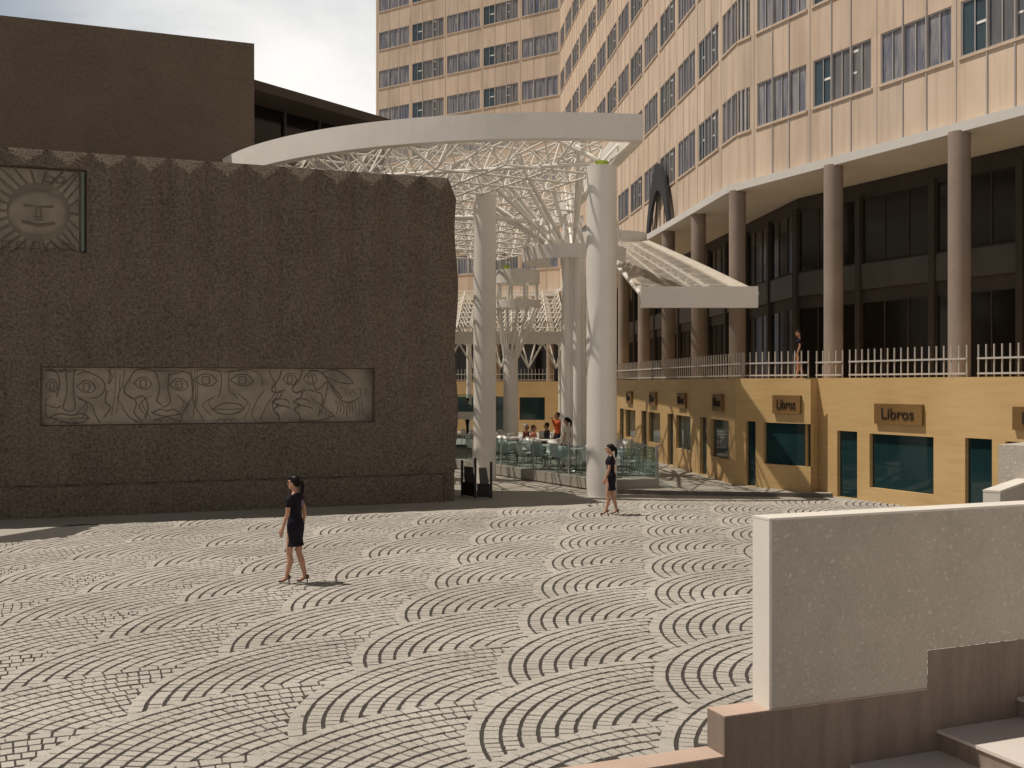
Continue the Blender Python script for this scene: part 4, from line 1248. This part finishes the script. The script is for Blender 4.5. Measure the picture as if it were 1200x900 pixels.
def head(b,c,r=1.0):
    """head facing -x centred on c."""
    b.ball(c+V(.012,0,.018)*r,(.094*r,.074*r,.098*r),16)
    b.ball(c+V(-.022,0,-.045)*r,(.066*r,.056*r,.070*r),14)
    b.ball(c+V(-.072,0,-.085)*r,(.024*r,.026*r,.020*r),10)     # chin
    b.chain([c+V(-.088,0,.012)*r,c+V(-.110,0,-.022)*r],[.010*r,.014*r],8)      # nose
    b.chain([c+V(-.088,-.020,-.056)*r,c+V(-.094,0,-.054)*r,c+V(-.088,.020,-.056)*r],[.007*r,.010*r,.007*r],6) # lips
    b.chain([c+V(-.078,-.045,.030)*r,c+V(-.090,-.018,.030)*r],[.010*r,.010*r],6); b.chain([c+V(-.078,.045,.030)*r,c+V(-.090,.018,.030)*r],[.010*r,.010*r],6)
    for s in (1,-1): b.ball(c+V(.008,s*.074,-.010)*r,(.018*r,.010*r,.030*r),8)
def eyes(parent,c,r,sep=.03):
    b=MB()
    for s in (1,-1):
        b.ball(c+V(-.082,s*sep,.008)*r,(.011*r,.014*r,.008*r),8)
    b.build('eye',M['hair'],parent,world=False)
def make_woman(dress,lab):
    root=thing('person',lab,'person',(0,0,0))
    b=MB()
    # torso
    b.loft([(.0,0,.80,.06,.10),(.005,0,.86,.095,.155),(.012,0,.95,.105,.168),(.0,0,1.05,.080,.132),(-.002,0,1.12,.076,.124),(-.008,0,1.20,.088,.138),(-.018,0,1.28,.105,.150),(-.005,0,1.36,.088,.160),(.005,0,1.42,.055,.115),(.006,0,1.45,.046,.055)],20)
    b.chain([V(.008,0,1.42),V(-.004,0,1.50),V(-.010,0,1.54)],[.050,.046,.048],12)
    hc=V(-.015,0,1.60); head(b,hc,1.0)
    # legs (left side is -y): left foot ahead, right foot behind
    b.chain([V(.0,-.085,.88),V(-.055,-.075,.50),V(-.055,-.075,.46),V(-.035,-.075,.36),V(-.095,-.08,.13),V(-.10,-.08,.10)],[.085,.052,.048,.052,.032,.032],12)
    b.chain([V(-.10,-.08,.09),V(-.16,-.08,.045),V(-.225,-.08,.022)],[.032,.030,.020],10); b.chain([V(-.085,-.08,.09),V(-.08,-.08,.085)],[.028,.022],8)
    b.chain([V(.0,.085,.88),V(.03,.075,.50),V(.035,.075,.46),V(.075,.075,.36),V(.135,.08,.13),V(.135,.08,.10)],[.085,.052,.048,.052,.032,.032],12)
    b.chain([V(.135,.08,.09),V(.075,.08,.045),V(.01,.08,.022)],[.032,.030,.020],10); b.chain([V(.15,.08,.09),V(.155,.08,.085)],[.028,.022],8)
    # arms
    b.chain([V(.0,-.150,1.375),V(-.002,-.185,1.30),V(-.005,-.205,1.12),V(-.03,-.212,1.06),V(-.09,-.222,.88)],[.048,.043,.034,.034,.022],10)
    hand(b,V(-.092,-.222,.875),(-.25,-.02,-1),1)
    b.chain([V(.0,.150,1.375),V(.012,.185,1.30),V(.045,.215,1.12),V(.04,.222,1.06),V(.0,.232,.88)],[.048,.043,.034,.034,.022],10)
    hand(b,V(-.0,.232,.875),(-.15,.02,-1),-1)
    remesh(b,'body',[M['skin']],root,.0075,2)
    eyes(root,hc,1.0)
    # dress with cap sleeves, close at the waist, flared hem
    b=MB()
    b.loft([(.015,0,.595,.125,.168),(.014,0,.63,.112,.158),(.010,0,.70,.103,.155),(.012,0,.84,.118,.178),(.016,0,.94,.122,.183),(.004,0,1.05,.092,.145),(.001,0,1.12,.087,.136),(-.005,0,1.20,.098,.150),(-.016,0,1.28,.118,.163),(-.003,0,1.36,.100,.172),(.003,0,1.41,.070,.130),(.004,0,1.445,.056,.066)],24)
    for s,dx in ((-1,0),(1,.012)):
        b.chain([V(.0,s*.140,1.375),V(dx*.6,s*.178,1.335),V(dx,s*.196,1.262)],[.058,.057,.050],12)
    remesh(b,'dress',[dress],root,.009,2)
    # hair: smooth cap, drawn back into a ponytail
    b=MB()
    b.ball(hc+V(.030,0,.032),(.090,.082,.094),16); b.ball(hc+V(.004,0,.062),(.088,.072,.062),14)
    b.ball(hc+V(.050,0,-.010),(.062,.070,.060),12)
    for s in (1,-1): b.ball(hc+V(.012,s*.062,.022),(.045,.020,.045),8)
    b.chain([hc+V(.10,0,.04),hc+V(.138,0,.025),hc+V(.152,0,-.05),hc+V(.150,0,-.14),hc+V(.140,0,-.21)],[.022,.030,.036,.032,.012],12)
    remesh(b,'hair',[M['hair']],root,.009,2)
    b=MB()
    for (x,y) in ((-.10,-.08),(.135,.08)):
        b.tube((x+.035,y,.10),(x+.050,y,.0),.016,.008,6)
        b.add([(x+.06,y-.03,.075),(x+.06,y+.03,.075),(x-.04,y-.034,.035),(x-.04,y+.034,.035),(x-.135,y-.026,.004),(x-.135,y+.026,.004),
               (x+.06,y-.03,.09),(x+.06,y+.03,.09),(x-.04,y-.034,.05),(x-.04,y+.034,.05),(x-.135,y-.026,.022),(x-.135,y+.026,.022)],
              [[0,2,3,1],[2,4,5,3],[6,7,9,8],[8,9,11,10],[0,6,8,2],[2,8,10,4],[1,3,9,7],[3,5,11,9],[0,1,7,6],[4,10,11,5]])
        b.ball((x-.10,y,.03),(.045,.034,.024),8); b.ball((x+.05,y,.105),(.022,.032,.03),8)
    b.build('high_heels',M['shoe'],root,world=False)
    return root
w1=make_woman(M['dress'],'woman in short black dress and heels walking alone across the open cobbles')
b=MB(); b.ball((.098,.075,1.27),(.02,.05,.065),10); b.build('back_print',M['print'],w1,world=False)
def put(o,px,py,z,rz,sc=1.0,D=None):
    D=D or (EYE-z)*F/(py-450); p=at(px,450,D)
    o.location=(p.x,p.y,z); o.rotation_euler.z=rz; o.scale=(sc,sc,sc)
put(w1,345.5,683,.02,math.radians(-20),1.0)
w2=copy_tree(w1); tag(w2,'woman in black dress walking left in front of the white column'); put(w2,715.5,603,.02,math.radians(-14),1.0)
w3=copy_tree(w1); tag(w3,'woman in black dress standing on the terrace behind the railing'); put(w3,936.5,0,TZ+.002,math.radians(-8),.95,35.6)
for o_ in (w1,w2,w3): o_['group']='women in black dresses'
w4=make_woman(M['whitedress'],'woman in white dress with ponytail standing among the cafe chairs')
put(w4,664.5,0,.371,math.radians(-20),1.0,35.6)

def man(lab,px,D,z,rz,top,bottom,hairm,seated=False,raise_arm=False,sc=1.0):
    root=thing('person',lab,'person',(0,0,0))
    dz=-.45 if seated else 0
    sk=M['skin_d']
    hip=.90+dz; 
    b=MB(); vx=.012
    def T(off): 
        return [(.0,0,hip-.06,.08+off,.13+off),(.0,0,hip+.03,.105+off,.165+off),(.0,0,hip+.18,.100+off,.150+off),(-.005,0,hip+.36,.115+off,.175+off),(0,0,hip+.48,.10+off,.19+off),(.0,0,hip+.53,.06+off,.12+off)]
    sh=hip+.48; hc=V(-.02,0,hip+.70)
    def legs(r):
        out=[]
        for s in (-1,1):
            if seated: out.append(([V(0,s*.09,hip),V(-.40,s*.10,hip+.02),V(-.42,s*.10,hip-.05),V(-.40,s*.10,.10)],[.085+r,.065+r,.06+r,.04+r]))
            else: out.append(([V(0,s*.09,hip),V(-.02+.05*s,s*.09,.50),V(.0+.10*s,s*.09,.10)],[.09+r,.06+r,.045+r]))
        return out
    def arms(r):
        out=[]
        for s in (-1,1):
            if raise_arm and s==-1: P=[V(0,s*.18,sh-.03),V(-.20,s*.27,sh-.14),V(-.26,s*.16,sh+.10)]
            elif seated: P=[V(0,s*.18,sh-.03),V(-.03,s*.24,sh-.30),V(-.26,s*.17,sh-.30)]
            else: P=[V(0,s*.18,sh-.03),V(.03,s*.23,sh-.30),V(-.04,s*.24,sh-.55)]
            out.append((P,[.055+r,.042+r,.030+r],s))
        return out
    b.loft(T(-.012),16); b.chain([V(0,0,sh),V(-.012,0,hip+.62)],[.058,.055],10); head(b,hc,1.05)
    for P,R in legs(-.01): b.chain(P,R,10); b.chain([P[-1],P[-1]+V(-.04,0,-.05),P[-1]+V(-.16,0,-.065)],[.035,.038,.028],8)
    for P,R,s in arms(-.008):
        b.chain(P,R,8); hand(b,P[-1],(P[-1]-P[-2]),s,1.1,.5)
    remesh(b,'body',[sk],root,.011,2); eyes(root,hc,1.05)
    b=MB(); b.loft(T(.016),16)
    for P,R,s in arms(.012): b.chain(P[:2]+[P[1]+(P[2]-P[1])*.88],R,8)
    remesh(b,'jacket',[top],root,.016,3)
    b=MB(); b.loft([(0,0,hip-.08,.10,.15),(0,0,hip+.06,.118,.178)],14)
    for P,R in legs(.012): b.chain(P,R,10)
    remesh(b,'trousers',[bottom],root,.016,2)
    b=MB(); b.ball(hc+V(.022,0,.045),(.098,.088,.088),12); b.ball(hc+V(.05,0,-.02),(.06,.075,.06),10)
    b.build('hair',hairm,root,world=False)
    b=MB()
    for P,R in legs(0): b.ball(P[-1]+V(-.07,0,-.065),(.13,.05,.040),10)
    b.build('shoes',M['blackmetal'],root,world=False)
    p=at(px,450,D); root.location=(p.x,p.y,z); root.rotation_euler.z=rz; root.scale=(sc,)*3
    return root
zc=.371
man('man in orange jacket standing among cafe tables with one arm raised',653.5,40.5,zc,math.radians(15),M['orange'],M['darkcloth'],M['hair_b'],False,True,1.02)
def seat_person(lab,px,D,rz,top,hairm):
    p=at(px,450,D)
    c=copy_tree(ch0); c.location=(p.x,p.y,zc); c.rotation_euler.z=rz+math.pi
    tag(c,'white cafe chair occupied by the '+lab.split(' seated')[0],'chair','white cafe chairs')
    m=man(lab,px,D,zc+.02,rz,top,M['darkcloth'],hairm,True)
    return m
seat_person('white haired person in maroon sweater seated at cafe table',616.5,41.5,math.radians(200),M['maroon'],M['hair_g'])
seat_person('dark haired person in salmon shirt seated at cafe table left of orange jacket',625,40.2,math.radians(160),M['pink'],M['hair_b'])
seat_person('dark haired person in dark top seated beside orange jacket',641,42.5,math.radians(-10),M['darkcloth'],M['hair'])
man('man in blue grey shirt standing on white landing beyond the stone wall',548,48.8,.922,math.radians(40),M['bluegrey'],M['darkcloth'],M['hair_b'],False,False,.95)

# ------------------------------------------------------------------ light, sky, camera
sc=bpy.context.scene
w=bpy.data.worlds.new('World'); sc.world=w; w.use_nodes=True
t=w.node_tree; bg=t.nodes['Background']
EL=64.0; AZ=6.0      # sunlight travels towards +x and slightly towards the camera
sky=N(t,'ShaderNodeTexSky',sky_type='NISHITA'); sky.sun_disc=False
sky.sun_elevation=math.radians(EL); sky.sun_rotation=math.radians(270+AZ); sky.dust_density=3.0; sky.air_density=1.2
tcn=N(t,'ShaderNodeTexCoord'); mp=N(t,'ShaderNodeMapping'); mp.inputs['Scale'].default_value=(1,1,2.2)
mp.inputs['Location'].default_value=(.35,.1,.0); HAZE_FILL=(3.85,3.5,3.15); GREY=(4.5,5.1,5.85); CLOUD=(12.8,12.5,12.0)
L(t,tcn.outputs['Generated'],mp.inputs[0])
f=noise(t,mp.outputs[0],2.6,7,.55,.5)
nv=N(t,'ShaderNodeVectorMath',operation='NORMALIZE'); L(t,tcn.outputs['Generated'],nv.inputs[0])
dp=N(t,'ShaderNodeVectorMath',operation='DOT_PRODUCT'); L(t,nv.outputs[0],dp.inputs[0])
bd=Vector((-.13,.96,.245)).normalized(); dp.inputs[1].default_value=bd
mr=N(t,'ShaderNodeMapRange',clamp=True); L(t,dp.outputs['Value'],mr.inputs[0])
mr.inputs[1].default_value=.80; mr.inputs[2].default_value=1.0
# a bright cloud bank low behind the tower, unseen warm horizon haze raised as fill for shaded faces, zenith dimmed
sz=N(t,'ShaderNodeSeparateXYZ'); L(t,nv.outputs[0],sz.inputs[0])
hz=ramp(t,sz.outputs['Z'],[(0,tuple(c*2.5 for c in HAZE_FILL)),(.35,tuple(c*1.1 for c in HAZE_FILL)),(.8,tuple(c*.10 for c in HAZE_FILL))])
base=mixc(t,.86,sky.outputs[0],hz)
a2=N(t,'ShaderNodeMath',operation='MULTIPLY_ADD'); L(t,f,a2.inputs[0]); a2.inputs[1].default_value=.42; L(t,mr.outputs[0],a2.inputs[2])
e=N(t,'ShaderNodeMapRange',clamp=True); L(t,a2.outputs[0],e.inputs[0]); e.inputs[1].default_value=.50; e.inputs[2].default_value=.92
mx=mixc(t,e.outputs[0],base,GREY)
e2=N(t,'ShaderNodeMapRange',clamp=True,interpolation_type='SMOOTHSTEP'); L(t,a2.outputs[0],e2.inputs[0]); e2.inputs[1].default_value=.97; e2.inputs[2].default_value=1.27
mx=mixc(t,e2.outputs[0],mx,CLOUD)
L(t,mx,bg.inputs[0]); bg.inputs[1].default_value=.10
ld=bpy.data.lights.new('sun','SUN'); ld.energy=5.0; ld.angle=math.radians(.42); ld.color=(1.0,.915,.80)
lo_=bpy.data.objects.new('sun',ld); C.objects.link(lo_)
dv=Vector((math.cos(math.radians(EL))*math.cos(math.radians(AZ)),-math.cos(math.radians(EL))*math.sin(math.radians(AZ)),-math.sin(math.radians(EL))))
lo_.rotation_euler=dv.to_track_quat('-Z','Y').to_euler(); lo_.location=(-30,10,60)
cam=bpy.data.cameras.new('camera'); co=bpy.data.objects.new('camera',cam); C.objects.link(co)
cam.sensor_width=36; cam.lens=36*F/1200; cam.clip_end=2000; cam.clip_start=.05
co.location=(0,0,EYE); co.rotation_euler=(math.radians(90),0,0)
sc.camera=co
vs=sc.view_settings; vs.view_transform='Standard'; vs.look='None'; vs.exposure=-.30; vs.gamma=1
